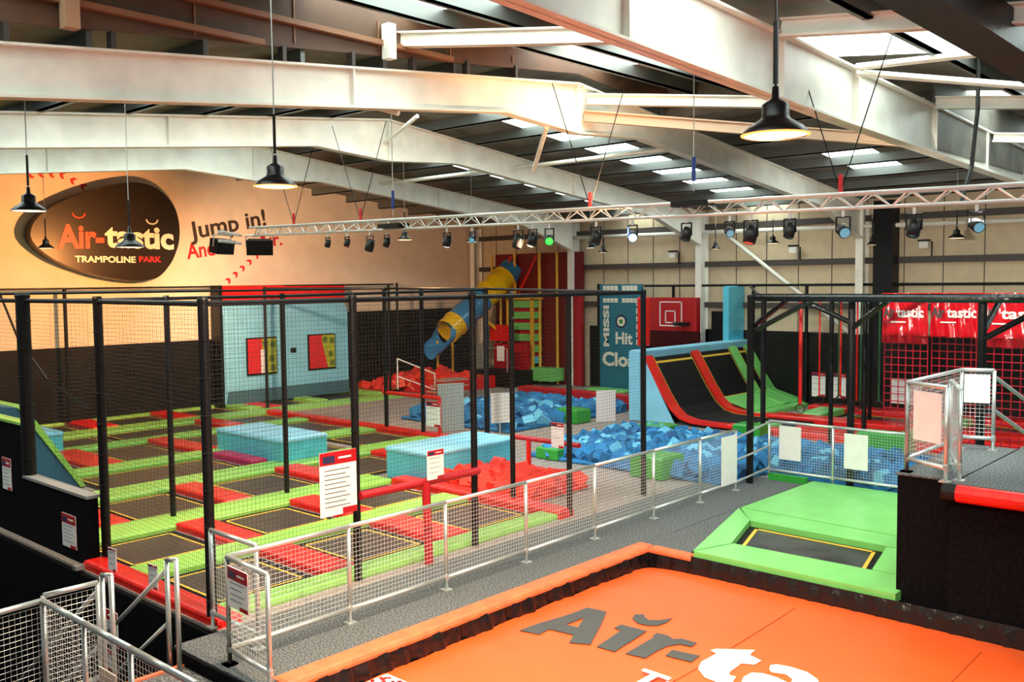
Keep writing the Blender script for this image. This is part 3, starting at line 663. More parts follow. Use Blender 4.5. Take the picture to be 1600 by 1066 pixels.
tag(B(16.35, 7.55, 0, 16.47, 8.3, .12).build('kerb_pad', GRN3), 'deep green kerb pad at the foot of the far handrail', 'padding')

# ================================================================ BLACK PLATFORM
PZ = 1.48
t = thing('viewing_platform', (14, 1, -3), 'tall black carpeted platform with speckled grey top at the right edge', 'platform')
B(11.3, 3.4, -3, 13.9, 4.06, PZ-.02).build('side_block', BWALL, t)
B(11.1, -3, -3, 14.6, 3.4, PZ-.02).build('main_block', BWALL, t)
B(11.28, 3.38, PZ-.02, 13.9, 4.08, PZ).build('carpet_top', CARP, t); B(11.1, -3, PZ-.02, 14.6, 3.4, PZ).build('carpet_top', CARP, t)
MB().bar((11.02, 3.45, PZ-.09), (11.02, 3.30, PZ-.09), .1, 14).build('corner_roll', BLK, t); MB().bar((11.02, 3.30, PZ-.09), (11.02, 2.52, PZ-.09), .1, 14).build('edge_roll', RED, t, smooth=False)
MB().bar((11.02, 2.52, PZ-.09), (11.02, 1, PZ-.09), .1, 14).build('edge_roll', BLK, t)
for k in range(2): pass
t2_ = handrail([(11.42, 4.0), (11.12, 3.46)], 'galvanised gate rail with white board at the near corner of the platform', PZ, 1.08)
handrail([(11.42, 4.0), (13.45, 4.0), (13.55, 3.62)], 'galvanised handrail along the left side of the platform', PZ, 1.08)
handrail([(11.28, 3.36), (12.2, 3.75)], 'galvanised mesh gate standing open on the platform', PZ, 1.05)
t = thing('stair_rail', (13.6, 3.5, PZ), 'sloping galvanised stair rails behind the platform', 'handrail')
for z0 in (1.0, .55): MB().bar((13.55, 3.62, PZ+z0), (15.6, 2.9, PZ+z0-1.15), .025, 8).build('tube', ZINC, t)
MB().bar((15.0, 3.1, .4), (15.0, 3.1, 1.7), .025, 8).build('post', ZINC, t)
tag(MB().prism([(11.36, 3.9, 1.9), (11.15, 3.52, 1.9), (11.15, 3.52, 2.48), (11.36, 3.9, 2.48)], (-.012, .006, 0)).build('blank_board', WHT), 'blank white board on the near corner rail of the platform', 'board')
tag(MB().prism([(13.44, 3.96, 2.12), (13.52, 3.66, 2.12), (13.52, 3.66, 2.5), (13.44, 3.96, 2.5)], (-.012, 0, 0)).build('blank_board', WHT), 'blank white board on the far rail of the platform', 'board')

# ================================================================ FOAM PITS
def cubes(rects, n, s0, s1, hz, mats, name, lab, grp, seed):
    rnd = random.Random(seed); protos = []
    for m_ in mats:
        for v in range(2):
            mb = MB(); h = .5
            if v: mb.prism([(-h, -h, -h), (h, -h, -h), (h, -h, h*.1), (h*.1, -h, h), (-h, -h, h)], (0, 1, 0))
            else: mb.pad(-h, -h, -h, h, h, h, .06)
            me = mb.build('tmp', m_); protos.append(me.data); bpy.data.objects.remove(me)
    A = [(x1-x0)*(y1-y0) for x0, y0, x1, y1 in rects]; tot = sum(A)
    for (x0, y0, x1, y1), a in zip(rects, A):
        k = round(n*a/tot); nx_ = max(1, round(math.sqrt(k*(x1-x0)/(y1-y0)))); ny_ = max(1, round(k/nx_))
        for i in range(nx_):
            for j in range(ny_):
                x = x0+(x1-x0)*(i+.5+rnd.uniform(-.35, .35))/nx_; y = y0+(y1-y0)*(j+.5+rnd.uniform(-.35, .35))/ny_
                cu_ = min(1, 2.5*min((x-x0)/(x1-x0), (x1-x)/(x1-x0), (y-y0)/(y1-y0), (y1-y)/(y1-y0)))
                s = rnd.uniform(s0, s1); o = bpy.data.objects.new(name, rnd.choice(protos)); COL.objects.link(o)
                o.scale = (s, s*rnd.uniform(.8, 1.15), s*rnd.uniform(.7, 1)); o.rotation_euler = (rnd.uniform(-.9, .9), rnd.uniform(-.9, .9), rnd.uniform(0, 3))
                o.location = (x, y, .14+hz*cu_*rnd.uniform(.5, 1.1)); tag(o, lab, 'foam cube', grp)
BL = [FOAMB, FOAMB2, FOAMB2, FOAMB3, FOAMB]
cubes([(15.4, 8.7, 19.2, 13.4), (16.85, 4.6, 19.2, 8.7)], 180, .22, .36, .14, BL, 'foam_cube', 'blue foam cube heaped in the nearer blue foam pit behind the handrails', 'blue foam cubes of the nearer pit', 3)
cubes([(17.4, 16.0, 22.3, 19.9)], 80, .26, .40, .14, BL, 'foam_cube', 'blue foam cube heaped in the farther blue foam pit by the dark red wall pad', 'blue foam cubes of the farther pit', 4)
def pile(rects, n, s0, s1, hz, m_, lab, seed):
    rnd = random.Random(seed); mb = MB(); A = [(x1-x0)*(y1-y0) for x0, y0, x1, y1 in rects]; tot = sum(A)
    for (x0, y0, x1, y1), a in zip(rects, A):
        mb.pad(x0-.1, y0-.1, 0, x1+.1, y1+.1, .06, .02)
        for k in range(round(n*a/tot)):
            x = rnd.uniform(x0, x1); y = rnd.uniform(y0, y1); e = min(1, 2.5*min((x-x0)/(x1-x0), (x1-x)/(x1-x0), (y-y0)/(y1-y0), (y1-y)/(y1-y0)))
            h = rnd.uniform(s0, s1)/2; M_ = Matrix.Rotation(rnd.uniform(0, 3), 3, 'Z') @ Matrix.Rotation(rnd.uniform(-.9, .9), 3, 'X') @ Matrix.Rotation(rnd.uniform(-.9, .9), 3, 'Y')
            c = Vector((x, y, .12+hz*e*rnd.uniform(.2, .8))); q = MB().box(-h, -h, -h, h, h, h); mb.add([c+M_ @ Vector(v) for v in q.v], q.f)
    return tag(mb.build('foam_pile', m_), lab, 'foam', kind='stuff')
pile([(15.4, 8.7, 19.2, 13.4), (16.85, 4.6, 19.2, 8.7)], 520, .2, .34, .14, FOAMB, 'loose blue foam pieces filling the nearer blue pit', 11)
pile([(17.4, 16.0, 22.3, 19.9)], 260, .24, .36, .12, FOAMB, 'loose blue foam pieces filling the farther blue pit', 12)
pile([(12.0, 10.6, 13.5, 12.8)], 70, .2, .3, .10, FOAMR, 'loose red foam pieces filling the small near pit', 13)
cubes([(12.0, 10.6, 13.5, 12.8)], 38, .22, .34, .10, [FOAMR, FOAMR, RED], 'foam_cube', 'red foam cube in the small pit in front of the light blue box', 'red foam cubes of the near pit', 5)
cubes([(20.9, 24.9, 24.6, 26.4), (21.9, 23.6, 24.6, 24.9)], 46, .34, .48, .40, [FOAMR, FOAMR, ORP], 'foam_cube', 'red foam cube in the raised heap at the far wall', 'red foam cubes of the far heap', 6)
tag(MB().pad(21.8, 23.4, 0, 24.8, 26.5, .42).build('foam_heap_base', RED), 'red padded base under the far heap of red foam cubes', 'padding')
for x, y, sx, sy, h, lab in ((15.6, 12.9, .7, .6, .24, 'low green foam block at the left end of the nearer blue pit'), (15.35, 10.15, .75, .75, .42, 'stacked green foam block in front of the nearer blue pit'),
                            (19.1, 12.6, .6, .8, .34, 'green foam block at the foot of the ramps'), (20.0, 10.6, .5, .7, .42, 'green foam block behind the far handrail, left one'),
                            (19.6, 7.3, .6, 1.0, .6, 'green foam block behind the far handrail, right one'), (19.9, 15.9, .6, .8, .36, 'green foam block at the corner of the farther blue pit')):
    tag(MB().pad(x-sx/2, y-sy/2, 0, x+sx/2, y+sy/2, h, .04).build('foam_block', GRN3), lab, 'foam block')
tag(MB().pad(22.7, 15.2, 0, 23.15, 20.4, .42, .05).build('wall_pad', RED2), 'dark red wall pad behind the farther blue foam pit', 'padding')
for p, u, w_, h, lab in (((16.79, 16.0), (1, -.6), .48, .75, 'blank pale board standing in front of the farther blue pit, left one'), ((18.62, 14.1), (1, -.7), .5, .78, 'blank pale board standing between the two blue pits')):
    t = thing('free_board', (p[0], p[1], 0), lab, 'board'); d = Vector((u[0], u[1], 0)).normalized()*w_
    MB().prism([(p[0], p[1], .3), (p[0]+d.x, p[1]+d.y, .3), (p[0]+d.x, p[1]+d.y, .3+h), (p[0], p[1], .3+h)], (.01, .02, 0)).build('panel', mat('pale_board', (.70, .62, .56), .5) if 'pale_board' not in bpy.data.materials else bpy.data.materials['pale_board'], t)
    MB().bar((p[0]+d.x/2, p[1]+d.y/2+.02, 0), (p[0]+d.x/2, p[1]+d.y/2+.02, .35), .02, 6).build('leg', ZINC, t)
tag(MB().prism([(16.35, 17.45, 0), (16.98, 17.15, 0), (16.98, 17.15, 1.22), (16.35, 17.45, 1.22)], (.02, .04, 0)).build('grey_panel', mat('pale_grey_panel', (.42, .45, .42), .7)), 'tall pale grey panel standing on the carpet beyond the left court', 'panel')

# ================================================================ RAMPS (right)
def ramp(x0, x1, y0, y1, h, lab, edgeL, edgeR, flat_=0, base=None, e=.42):
    t = thing('wall_ramp', ((x0+x1)/2, y1, 0), lab, 'trampoline ramp')
    n = 14
    pr = [(y0-flat_, .06)]+[(y0+(y1-y0)*(1-math.cos(k/n*PI/2*.82))/(1-math.cos(PI/2*.82))*1.0, 0) for k in range(0)]
    pr = ([(y0-flat_, .06)] if flat_ else [])+([(12.4, .06), (12.95, .08), (13.3, .17), (13.58, .40), (13.85, .78), (14.42, h)] if flat_ else [(12.62, .10), (13.5, .34), (13.58, .40), (13.85, .78), (14.42, h)])
    prb = pr if flat_ else pr[2:]
    def strip(a, b, dz, nm, m_, th=.05, p_=pr):
        mb = MB()
        for (ya_, za), (yb_, zb) in zip(p_, p_[1:]):
            mb.prism([(a, ya_, za+dz), (a, yb_, zb+dz), (a, yb_, zb+dz+th), (a, ya_, za+dz+th)], (b-a, 0, 0))
        return mb.build(nm, m_, t)
    strip(x0, x1, -.06, 'spring_cover', BEDB, .04)
    if edgeL: strip(x0, x0+e, -.04, 'edge_pad', edgeL, .09)
    if edgeR: strip(x1-e, x1, -.04, 'edge_pad', edgeR, .09)
    a, b = x0+(e+.06 if edgeL else .06), x1-(e+.06 if edgeR else .06)
    strip(a, a+.02, -.02, 'border_line', YEL, .012, prb); strip(b-.02, b, -.02, 'border_line', YEL, .012, prb)
    strip(a+.03, b-.03, -.02, 'jumping_mat', BEDB, .006, prb)
    ya_, za = pr[-1]; strip(a, b, -.012, 'border_line', YEL, .006, [(ya_-.10, za-.165), (ya_-.07, za-.115)])
    if not flat_:
        strip(a, b, -.012, 'border_line', YEL, .006, [(13.60, .42), (13.62, .45)]); strip(x0, x1, -.03, 'foot_pad', GRN2, .06, pr[:3])
    return t, pr
XA = 21.15
tr, pr = ramp(XA, 24.0, 12.35, 14.45, 1.72, 'curved wall ramp with red edges, leftmost of three', RED, RED, 1.7)
MB().prism([(XA-.03, 13.42, 0), (XA-.03, 14.75, 0), (XA-.03, 14.75, 1.72), (XA-.03, 14.40, 1.72), (XA-.03, 13.85, .75)], (.03, 0, 0)).build('side_panel', BLU2, tr)
tr, _ = ramp(24.0, 26.2, 12.55, 14.45, 1.72, 'curved wall ramp with green right edge, middle of three', None, GRN2, 0)
tr, _ = ramp(26.2, 27.14, 12.55, 14.45, 1.72, 'curved wall ramp with green edge, rightmost of three', None, GRN2, 0)
t = thing('ramp_ledge', (24, 14.6, 0), 'light blue padded ledge on top of the ramps', 'padding')
MB().pad(XA-.03, 14.45, 1.70, 27.14, 14.85, 1.92, .04).build('ledge_pad', BLU2, t); B(XA-.03, 14.75, 0, 27.1, 14.85, 1.72).build('back_panel', BAND, t)
B(XA-.06, 14.5, 0, XA+.02, 14.86, 1.9).build('end_pad', BLU2, t)
greenpad(23.75, 12.25, 26.9, 12.6, 'green pad at the foot of the two right ramps', .12, GRN2)
tag(MB().pad(26.25, 14.7, 1.9, 27.25, 14.9, 3.62, .03).build('wall_pad', BLU), 'tall light blue wall pad above the rightmost ramp', 'padding')
# right court
XW = X1-.1
for (x0, x1, y0, y1, lab) in ((21.2, 21.55, 4.2, 12.0, 'long red edge pad of the right court nearest the foam pit'), (23.5, 24.15, 4.2, 12.0, 'long red pad in the middle of the right court'), (26.0, 26.7, 4.2, 12.3, 'long red pad of the right court along the black wall'), (22.4, 22.6, 4.2, 10.6, 'narrow red pad in the near half of the right court')):
    redpad(x0, y0, min(x1, 26.62), min(y1, 11.95), lab, .14)
k = 0
for xa_, xb_, nm in ((21.6, 23.45, 'near'), (24.2, 25.95, 'far')):
    for j, (ya_, yb_) in enumerate(((10.6, 11.9), (7.9, 10.4), (5.2, 7.6))):
        if nm == 'near' and j: bed(xa_, ya_, 22.38, yb_, 'black trampoline of the right court, near row, number %s from the ramps' % ords[j]); bed(22.62, ya_, xb_, yb_, 'black trampoline of the right court, second row, number %s from the ramps' % ords[j])
        elif j or nm == 'far': bed(xa_, ya_, xb_, yb_, 'black trampoline of the right court, far row, %s from the ramps' % ords[j])
greenpad(24.15, 10.75, 25.75, 11.45, 'green cross pad in the middle of the right court', .16, GRN2)
greenpad(21.6, 7.4, 23.45, 8.1, 'green cross pad at the near side of the right court', .16, GRN2)
greenpad(24.2, 7.4, 25.9, 7.9, 'green cross pad behind the red climbing net', .16, GRN2)
greenpad(21.4, 10.9, 22.2, 11.4, 'small green pad at the front edge of the ramps', .16, GRN2)
# basketball
t = thing('basketball_board', (26.6, 17, 1.5), 'dark red padded basketball backboard with white square and black hoop', 'backboard')
MB().prism([(26.5, 16.0, 2.15), (26.5, 16.0, 3.25), (26.72, 16.0, 3.25), (26.72, 16.0, 2.15)], (0, 1.95, 0)).build('board_pad', RED2, t); MB().prism([(26.5, 16.0, 2.14), (26.72, 16.0, 2.14), (27.0, 16.0, 1.4), (26.9, 16.0, 1.4)], (0, 1.95, 0)).build('lower_pad', mat('shade_darkened_red_vinyl', (.07, .004, .006), .6), t)  # lower pad coloured darker to stand in for shade on its downward face
sq = MB()
def fr(y0, y1, z0, z1, t_=.035):
    for a in ((y0, z0, y0+t_, z1), (y1-t_, z0, y1, z1), (y0, z0, y1, z0+t_), (y0, z1-t_, y1, z1)): sq.box(26.488, a[0], a[1], 26.5, a[2], a[3])
fr(16.55, 17.42, 2.3, 3.12); fr(16.8, 17.2, 2.4, 2.82); sq.build('white_square', WHT, t)
MB().lathe([(.23, 0), (.25, .02), (.23, .04), (.21, .02), (.23, 0)], (26.2, 16.5, 2.4), 20).build('hoop', LAMPB, t); B(26.3, 16.25, 2.33, 26.5, 16.75, 2.45).build('bracket', LAMPB, t)
tag(MB().pad(26.3, 15.95, 0, 26.95, 18.0, 1.35, .03).build('wall_pad', mat('maroon_vinyl', (.10, .004, .006), .5)), 'maroon pad below the basketball board', 'padding')
tag(MB().pad(22.35, 15.12, 1.95, 22.5, 15.45, 3.35, .03).build('column_pad', RED), 'narrow bright red pad left of the basketball board', 'padding')
tag(B(27.0, 15.2, 0, 27.15, 15.75, 2.8).build('speaker_cabinet', BLK), 'black cabinet on the wall right of the basketball board', 'cabinet')
# teal banner board
t = thing('banner_board', (26.85, 19.2, 0), 'tall teal board with cream words Hit and Close and a round target', 'banner')
B(26.82, 18.35, -.02, 26.9, 20.15, 3.7).build('board', TEAL, t); B(26.8, 20.15, 0, 26.92, 20.25, 3.72).build('frame', BLK, t)
YD = (0, -1, 0)
for zq, hq in ((3.48, .17), (3.06, .15)):
    for ka in range(9):
        if ka != 4: B(26.808, 19.86-ka*.165, zq, 26.82, 20.0-ka*.165, zq+hq).build('print_block', CREAM, t)
for ka in range(6): B(26.808, 18.42, 2.95-ka*.27, 26.82, 18.58, 3.13-ka*.27).build('print_block', CREAM, t)
text('lettering', 'Hit', CREAM, t, (26.805, 19.45, 1.62), YD, ZD, .40, .03, .72)
text('lettering', 'Close', CREAM, t, (26.805, 20.03, .84), YD, ZD, .46, .035, 1.75)
text('lettering', 'MISSI', CREAM, t, (26.805, 19.75, 1.5), (0, 0, 1), (0, 1, 0), .22, .04, 1.45)
for r_, m_, dx in ((.24, NAVY, 0), (.17, CREAM, .004), (.08, GRN3, .008)):
    MB().lathe([(.001, 0), (r_, 0), (r_, .01), (.001, .01)], (26.82-dx, 19.22, 2.4), 20, (-1, 0, 0)).build('target_ring', m_, t)
greenpad(25.9, 18.5, 26.6, 20.1, 'green floor pad at the foot of the teal board', .08, GRN2)

# ================================================================ CLIMBING TOWER + SLIDE
t = thing('climbing_tower', (27, 23.3, 0), 'tall dark red soft-play climbing tower with yellow posts at the far corner', 'play structure')
MAR = mat('maroon_panel', (.16, .004, .006), .45)
B(27.0, 21.1, 0, 27.15, 23.05, 4.9).build('back_panel', MAR, t); B(27.0, 23.05, 0, 27.15, 25.4, 4.9).build('back_panel', MAR, t)
B(26.9, 21.05, .0, 27.05, 21.55, 3.5).build('side_panel', RED2, t)
for y_, z0, z1, r_ in ((25.4, 2.9, 4.9, .05), (24.2, 0, 4.9, .06), (22.95, 0, 4.9, .06), (22.1, 0, 4.9, .05), (21.55, 0, 3.5, .05)): MB().bar((26.8, y_, z0), (26.8, y_, z1), r_, 8).build('post', YPAD, t)
for k in range(6): MB().pad(26.45, 22.98, .75+k*.42, 26.95, 24.1, 1.02+k*.42, .03).build('step', (GRN2 if k else BLU), t)
for k in range(6): B(26.5, 23.0, 1.02+k*.42, 26.96, 24.08, 1.14+k*.42).build('step_net', RED2, t)
B(26.3, 22.9, 3.15, 26.95, 24.25, 3.27).build('top_frame', YPAD, t); B(26.3, 22.9, .3, 26.42, 23.0, 3.2).build('front_post', YPAD, t); B(26.3, 24.1, .3, 26.42, 24.2, 3.2).build('front_post', YPAD, t)
MB().pad(26.2, 21.9, .15, 26.95, 24.1, .62, .03).build('base_step', GRN2, t)
MB().bar((26.7, 24.1, 3.1), (26.7, 23.0, 4.8), .04, 6).build('red_strap', RED, t); MB().bar((26.7, 25.2, 3.1), (26.7, 24.3, 4.8), .04, 6).build('red_strap', RED, t)
B(26.75, 24.25, 3.6, 26.95, 25.35, 4.3).build('yellow_panel', YPAD, t)
t = thing('tube_slide', (24.5, 24.6, 0), 'yellow and blue tube slide coming down from the climbing tower', 'slide')
a = Vector((27.0, 24.55, 4.25)); b = Vector((23.5, 24.55, 2.05)); cols = [BTUBE, YTUBE, YTUBE, YTUBE, BTUBE, BTUBE, BTUBE, YTUBE]; n = len(cols)
for k in range(n):
    p = a.lerp(b, k/n); q = a.lerp(b, (k+1)/n); mb = MB(); d = (q-p).normalized()
    mb.lathe([(.47, 0), (.47, (q-p).length)], p, 24, d)
    mb.build('tube_section', cols[k], t, smooth=True); MB().lathe([(.475, -.02), (.50, -.02), (.50, .02), (.475, .02)], p, 24, d).build('joint_ring', cols[k], t)
mb = MB(); d = (b-a).normalized(); sd = Vector((0, 1, 0)); up = sd.cross(d)*-1; vs = []; fs = []; nn = 10
for i in range(6):
    c = b+d*(i*.19)+Vector((0, 0, -.0))
    for j in range(nn+1):
        an = PI+PI*j/nn if i > 1 else PI*.8+PI*1.4*j/nn
        vs.append(c+sd*math.cos(an)*.48*(1 if i < 5 else .8)+Vector((0, 0, 1))*math.sin(an)*.46)
for i in range(5):
    for j in range(nn): q = i*(nn+1)+j; fs.append((q, q+1, q+nn+2, q+nn+1))
mb.add(vs, fs).build('exit_scoop', BTUBE, t, smooth=True)
for x, y_, z1 in ((23.35, 24.9, 1.7), (24.1, 24.9, 2.0), (25.3, 24.9, 2.6), (26.2, 24.4, 3.3)): MB().bar((x, y_, 0), (x, y_, z1), .045, 8).build('support_post', YPAD, t)
MB().bar((25.0, 24.5, 2.7), (25.9, 24.3, 2.0), .05, 8).build('support_brace', YTUBE, t)
t = thing('play_podium', (25.6, 23.4, 0), 'dark podium with thin rail and white notice under the tube slide', 'platform')
B(24.9, 22.8, 0, 26.2, 24.7, .55).build('podium', BAND, t); B(26.0, 22.9, .5, 26.2, 24.6, 1.5).build('back_panel', RED2, t)
B(25.8, 23.6, 1.6, 26.0, 24.6, 2.2).build('orange_pad', RED, t)
MB().path([(24.9, 24.6, .55), (24.9, 24.6, 1.4), (24.9, 22.9, 1.4), (24.9, 22.9, .55)], .02, 6).build('rail', ZINC, t); B(24.85, 23.0, .95, 24.87, 23.35, 1.5).build('notice', WHT, t)
t = thing('stair_rail', (21.6, 23.8, 0), 'thin white stair rail in front of the far red foam heap', 'handrail')
MB().path([(20.9, 24.3, .2), (20.9, 24.3, 1.25), (21.6, 23.2, .75), (21.6, 23.2, .0)], .022, 6).build('rail', WHT, t); MB().bar((20.9, 24.3, .65), (21.6, 23.2, .2), .02, 6).build('mid_rail', WHT, t)
for k in range(3): B(21.2, 22.2, .15+k*.2, 22.2, 23.2-.2*k, .2+k*.2).build('tread', mat('tan_tread', (.45, .25, .18), .6) if 'tan_tread' not in bpy.data.materials else bpy.data.materials['tan_tread'], t)

# ================================================================ NINJA RIG (right cage)
def rpost(x, y, z0, z1, r, lab): post(x, y, z0, z1, r, lab, 'rig_post')
rpost(15.85, 8.42, 0, 3.5, .065, 'thick black rig post at the left end of the right rig')
rpost(16.75, 6.88, 0, 3.5, .065, 'thick black rig post behind the far handrail, middle one')
rpost(16.3, 4.55, 0, 3.5, .07, 'thick black rig post standing beside the platform')
rpost(20.2, 10.4, 0, 3.42, .06, 'black rig post in the second row, left one')
rpost(20.2, 8.75, 0, 3.42, .05, 'black rig post in the second row, middle one')
rpost(20.2, 8.0, 0, 3.42, .05, 'black rig post in the second row, right one')
rpost(24.6, 9.6, 0, 3.36, .05, 'black rig post in the far row behind the hanging ropes')
rpost(26.9, 14.2, 1.9, 3.64, .05, 'black post beside the tall light blue wall pad')
rpost(26.6, 12.3, 0, 3.62, .05, 'slim black post at the right end of the ramps')
for y_, lab in ((17.2, 'first'), (16.2, 'second')): rpost(27.0, y_, 2.2, 3.64, .05, 'slim black post above the basketball board, %s from left' % lab)
RB = MB().bar((16.2, 8.5, 3.47), (16.2, 1.5, 3.47), .075, 12).bar((20.2, 10.6, 3.42), (20.2, 3, 3.42), .05, 8)
for xx in (22.0, 22.6): RB.bar((xx, 8.4, 3.36), (xx, 10.5, 3.36), .035, 8)
for yy in (8.4, 10.4): RB.bar((20.2, yy, 3.40), (26.9, yy, 3.30), .035, 8)
for y_ in (8.4, 6.6, 4.6): RB.bar((16.2, y_, 3.45), (20.2, y_, 3.42), .05, 8)
tag(RB.build('overhead_frame', BLKG), 'thick glossy black overhead frame of the right rig', 'rig')
rail([(26.9, 18.3, 3.64), (26.9, 3, 3.64)], .04, 'thin black top rail along the right wall')
rail([(16.2, 8.5, 3.46), (20.2, 10.5, 3.44), (26.9, 14.3, 3.6)], .04, 'black top rail linking the rig to the ramps')
for p, q, lab in (((15.95, 8.4, 2.85), (16.2, 7.4, 3.42), 'front'), ((15.95, 8.4, 2.95), (17.4, 8.4, 3.44), 'back'), ((16.75, 6.88, 3.0), (16.3, 7.6, 3.42), 'left'), ((16.75, 6.88, 2.9), (16.4, 6.1, 3.42), 'right'), ((16.3, 4.55, 2.8), (16.2, 3.5, 3.42), 'near'), ((16.3, 4.55, 2.9), (17.5, 4.6, 3.44), 'far')):
    tag(MB().bar(p, q, .05, 8).build('corner_brace', BLKG), 'black diagonal brace of the right rig, %s one of the %s' % (lab, {'front': 'left end post', 'back': 'left end post', 'left': 'middle post', 'right': 'middle post', 'near': 'post beside the platform', 'far': 'post beside the platform'}[lab]), 'brace')
rop = [(22.0, 10.32, .6, RED, .045, 'leftmost'), (22, 9.83, .85, RED, .02, 'second from left'), (22, 9.3, .9, RED, .022, 'third from left'), (22, 8.9, .8, RED, .022, 'fourth from left')]
for x, y_, z0, m_, r_, lab in rop:
    t = thing('ring_rope', (x, y_, z0), 'red hanging strap with black ring over the right court, %s' % lab, 'rope')
    MB().bar((x, y_, z0+.1), (x, y_, 3.36), r_, 6).build('strap', m_, t)
    MB().lathe([(.11+.014*math.cos(a_), .014*math.sin(a_)) for a_ in [k*PI/3 for k in range(7)]], (x, y_, z0-.02), 16, (1, .2, .1)).build('ring', LAMPB, t, smooth=True)
for y_, lab in ((9.6, 'left'), (9.05, 'middle'), (8.6, 'right')):
    t = thing('ring_rope', (22.6, y_, .8), 'dark green hanging strap over the right court, %s of three' % lab, 'rope')
    MB().bar((22.6, y_, .85), (22.6, y_, 3.36), .02, 6).build('strap', mat('dark_green_strap', (.01, .10, .03), .6) if 'dark_green_strap' not in bpy.data.materials else bpy.data.materials['dark_green_strap'], t)
    MB().lathe([(.10+.014*math.cos(a_), .014*math.sin(a_)) for a_ in [k*PI/3 for k in range(7)]], (22.6, y_, .74), 16, (1, .2, .1)).build('ring', LAMPB, t, smooth=True)
board((26.62, 12.12), (0, -1), .42, .72, .32, 'white notice with red header on the black wall of the right court, left one', .15, 3)
board((26.62, 11.5), (0, -1), .42, .72, .32, 'white notice with red header on the black wall of the right court, right one', .15, 3)
board((26.62, 9.8), (0, -1), .85, .7, .3, 'wide white notice behind the red climbing net', .0, 4, foot=False)
# red climbing net and banners
t = thing('climbing_net', (20, 6, 0), 'red rope climbing net hanging below the red banners', 'net')
REDN = mat('red_rope', (.42, .006, .02), .5)
for (p, q) in (((20.0, 7.5), (20.0, 6.62)), ((20.25, 6.62), (20.25, 5.7)), ((20.05, 5.7), (20.05, 4.4))):
    n_ = net('net_panel', p, q, .3, 2.6, None, .145, .011, REDN); del_props(n_); n_.parent = t; n_.matrix_parent_inverse = Matrix.Translation(-t.location)
for i, (x, y0, y1, zb, lab, s) in enumerate(((20.0, 7.56, 6.62, 2.45, 'left', ''), (20.25, 6.66, 5.66, 2.58, 'middle', ''), (20.05, 5.72, 4.3, 2.42, 'right', ''))):
    t = thing('red_banner', (x, (y0+y1)/2, zb), 'glossy red banner with white and black words above the climbing net, %s one' % lab, 'banner')
    mb = MB(); n = 30; vs = []; fs = []
    for a_ in range(n+1):
        for b_ in range(9):
            yy = y0+(y1-y0)*a_/n; zz = zb+(3.5-zb)*b_/8; vs.append((x+.025*math.sin(a_*.9+b_*.6)+.02*math.sin(a_*.35-b_), yy, zz))
    for a_ in range(n):
        for b_ in range(8): q = a_*9+b_; fs.append((q, q+9, q+10, q+1))
    mb.add(vs, fs).build('sheet', BANR, t, smooth=True)
    W = abs(y1-y0)
    text('lettering', 'Air', INK, t, (x-.06, y0-.04, 3.0), YD, ZD, .20, .03, W*.26)
    text('lettering', 'tastic', WHT, t, (x-.06, y0-.04-W*.3, 3.0), YD, ZD, .20, .03, W*.58)
    B(x-.062, y0-.22*W-.3, 2.88, x-.055, y0-.22*W, 2.91).build('underline', WHT, t)

# ================================================================ TRUSS + STAGE LIGHTS
t = thing('lighting_truss', (12, 11, 5), 'long aluminium lattice truss hanging across the hall', 'truss')
TA, TB = Vector((12, 18.9, 5.02)), Vector((12, 1.8, 4.76)); hw = .09
def tz(y): return TB.z+(TA.z-TB.z)*(y-TB.y)/(TA.y-TB.y)
for dx, dz in ((-hw, hw), (hw, hw), (0, -hw)): MB().bar((12+dx, TA.y, tz(TA.y)+dz), (12+dx, TB.y, tz(TB.y)+dz), .025, 8).build('chord', ALU, t, smooth=True)
lac = MB(); y_ = TB.y; k = 0
while y_ < TA.y-.2:
    y2 = y_+.24
    for s_ in (-1, 1):
        A_ = (12+s_*hw, y_, tz(y_)+hw); B_ = (12, y2, tz(y2)-hw)
        if k % 2: A_ = (12, y_, tz(y_)-hw); B_ = (12+s_*hw, y2, tz(y2)+hw)
        lac.bar(A_, B_, .011, 5)
    lac.bar((12-hw, y_, tz(y_)+hw), (12+hw, y2, tz(y2)+hw), .009, 5); y_ = y2; k += 1
lac.build('lacing', ALU, t)
tag(MB().bar((12.9, 20.9, 5.05), (11.2, 19.0, 5.0), .04, 8).bar((12.9, 20.9, 4.85), (11.2, 19.0, 4.8), .04, 8).build('truss_end_bar', ALU), 'short pale bars crossing the left end of the truss', 'truss')
for (x, y_, lab) in ((12.1, 14.0, 'first'), (12.1, 7.3, 'second')):
    tt = thing('chain_hoist', (x, y_, 5), 'black chain hoist on a steel wire above the truss, %s from left' % lab, 'hoist')
    MB().bar((12, y_, 5.1), (12, y_, rz(12)+.1 if y_ > 10.8 else nz(y_)+.1), .008, 5).build('wire', ZINC, tt); MB().bar((12, y_, 5.25), (12, y_, 5.6), .03, 8).build('blue_sleeve', mat('blue_sleeve', (.02, .06, .3), .5) if 'blue_sleeve' not in bpy.data.materials else bpy.data.materials['blue_sleeve'], tt); B(11.85, y_-.3, 4.88, 12.15, y_+.3, 4.96).build('hook_plate', LAMPB, tt)
for y_, lab in ((17.3, 'first'), (15.0, 'second'), (9.2, 'third'), (5.1, 'fourth')):
    tt = thing('truss_sling', (12, y_, 5), 'pair of black sling wires holding the truss, %s from left' % lab, 'sling')
    MB().bar((12, y_, tz(y_)+.12), (11.8, y_+.6, 7), .008, 5).build('wire', LAMPB, tt); MB().bar((12, y_, tz(y_)+.12), (12.2, y_-.6, 7), .008, 5).build('wire', LAMPB, tt); MB().bar((12, y_, tz(y_)+.12), (12, y_, tz(y_)+.35), .03, 6).build('red_shackle', REDP, tt)
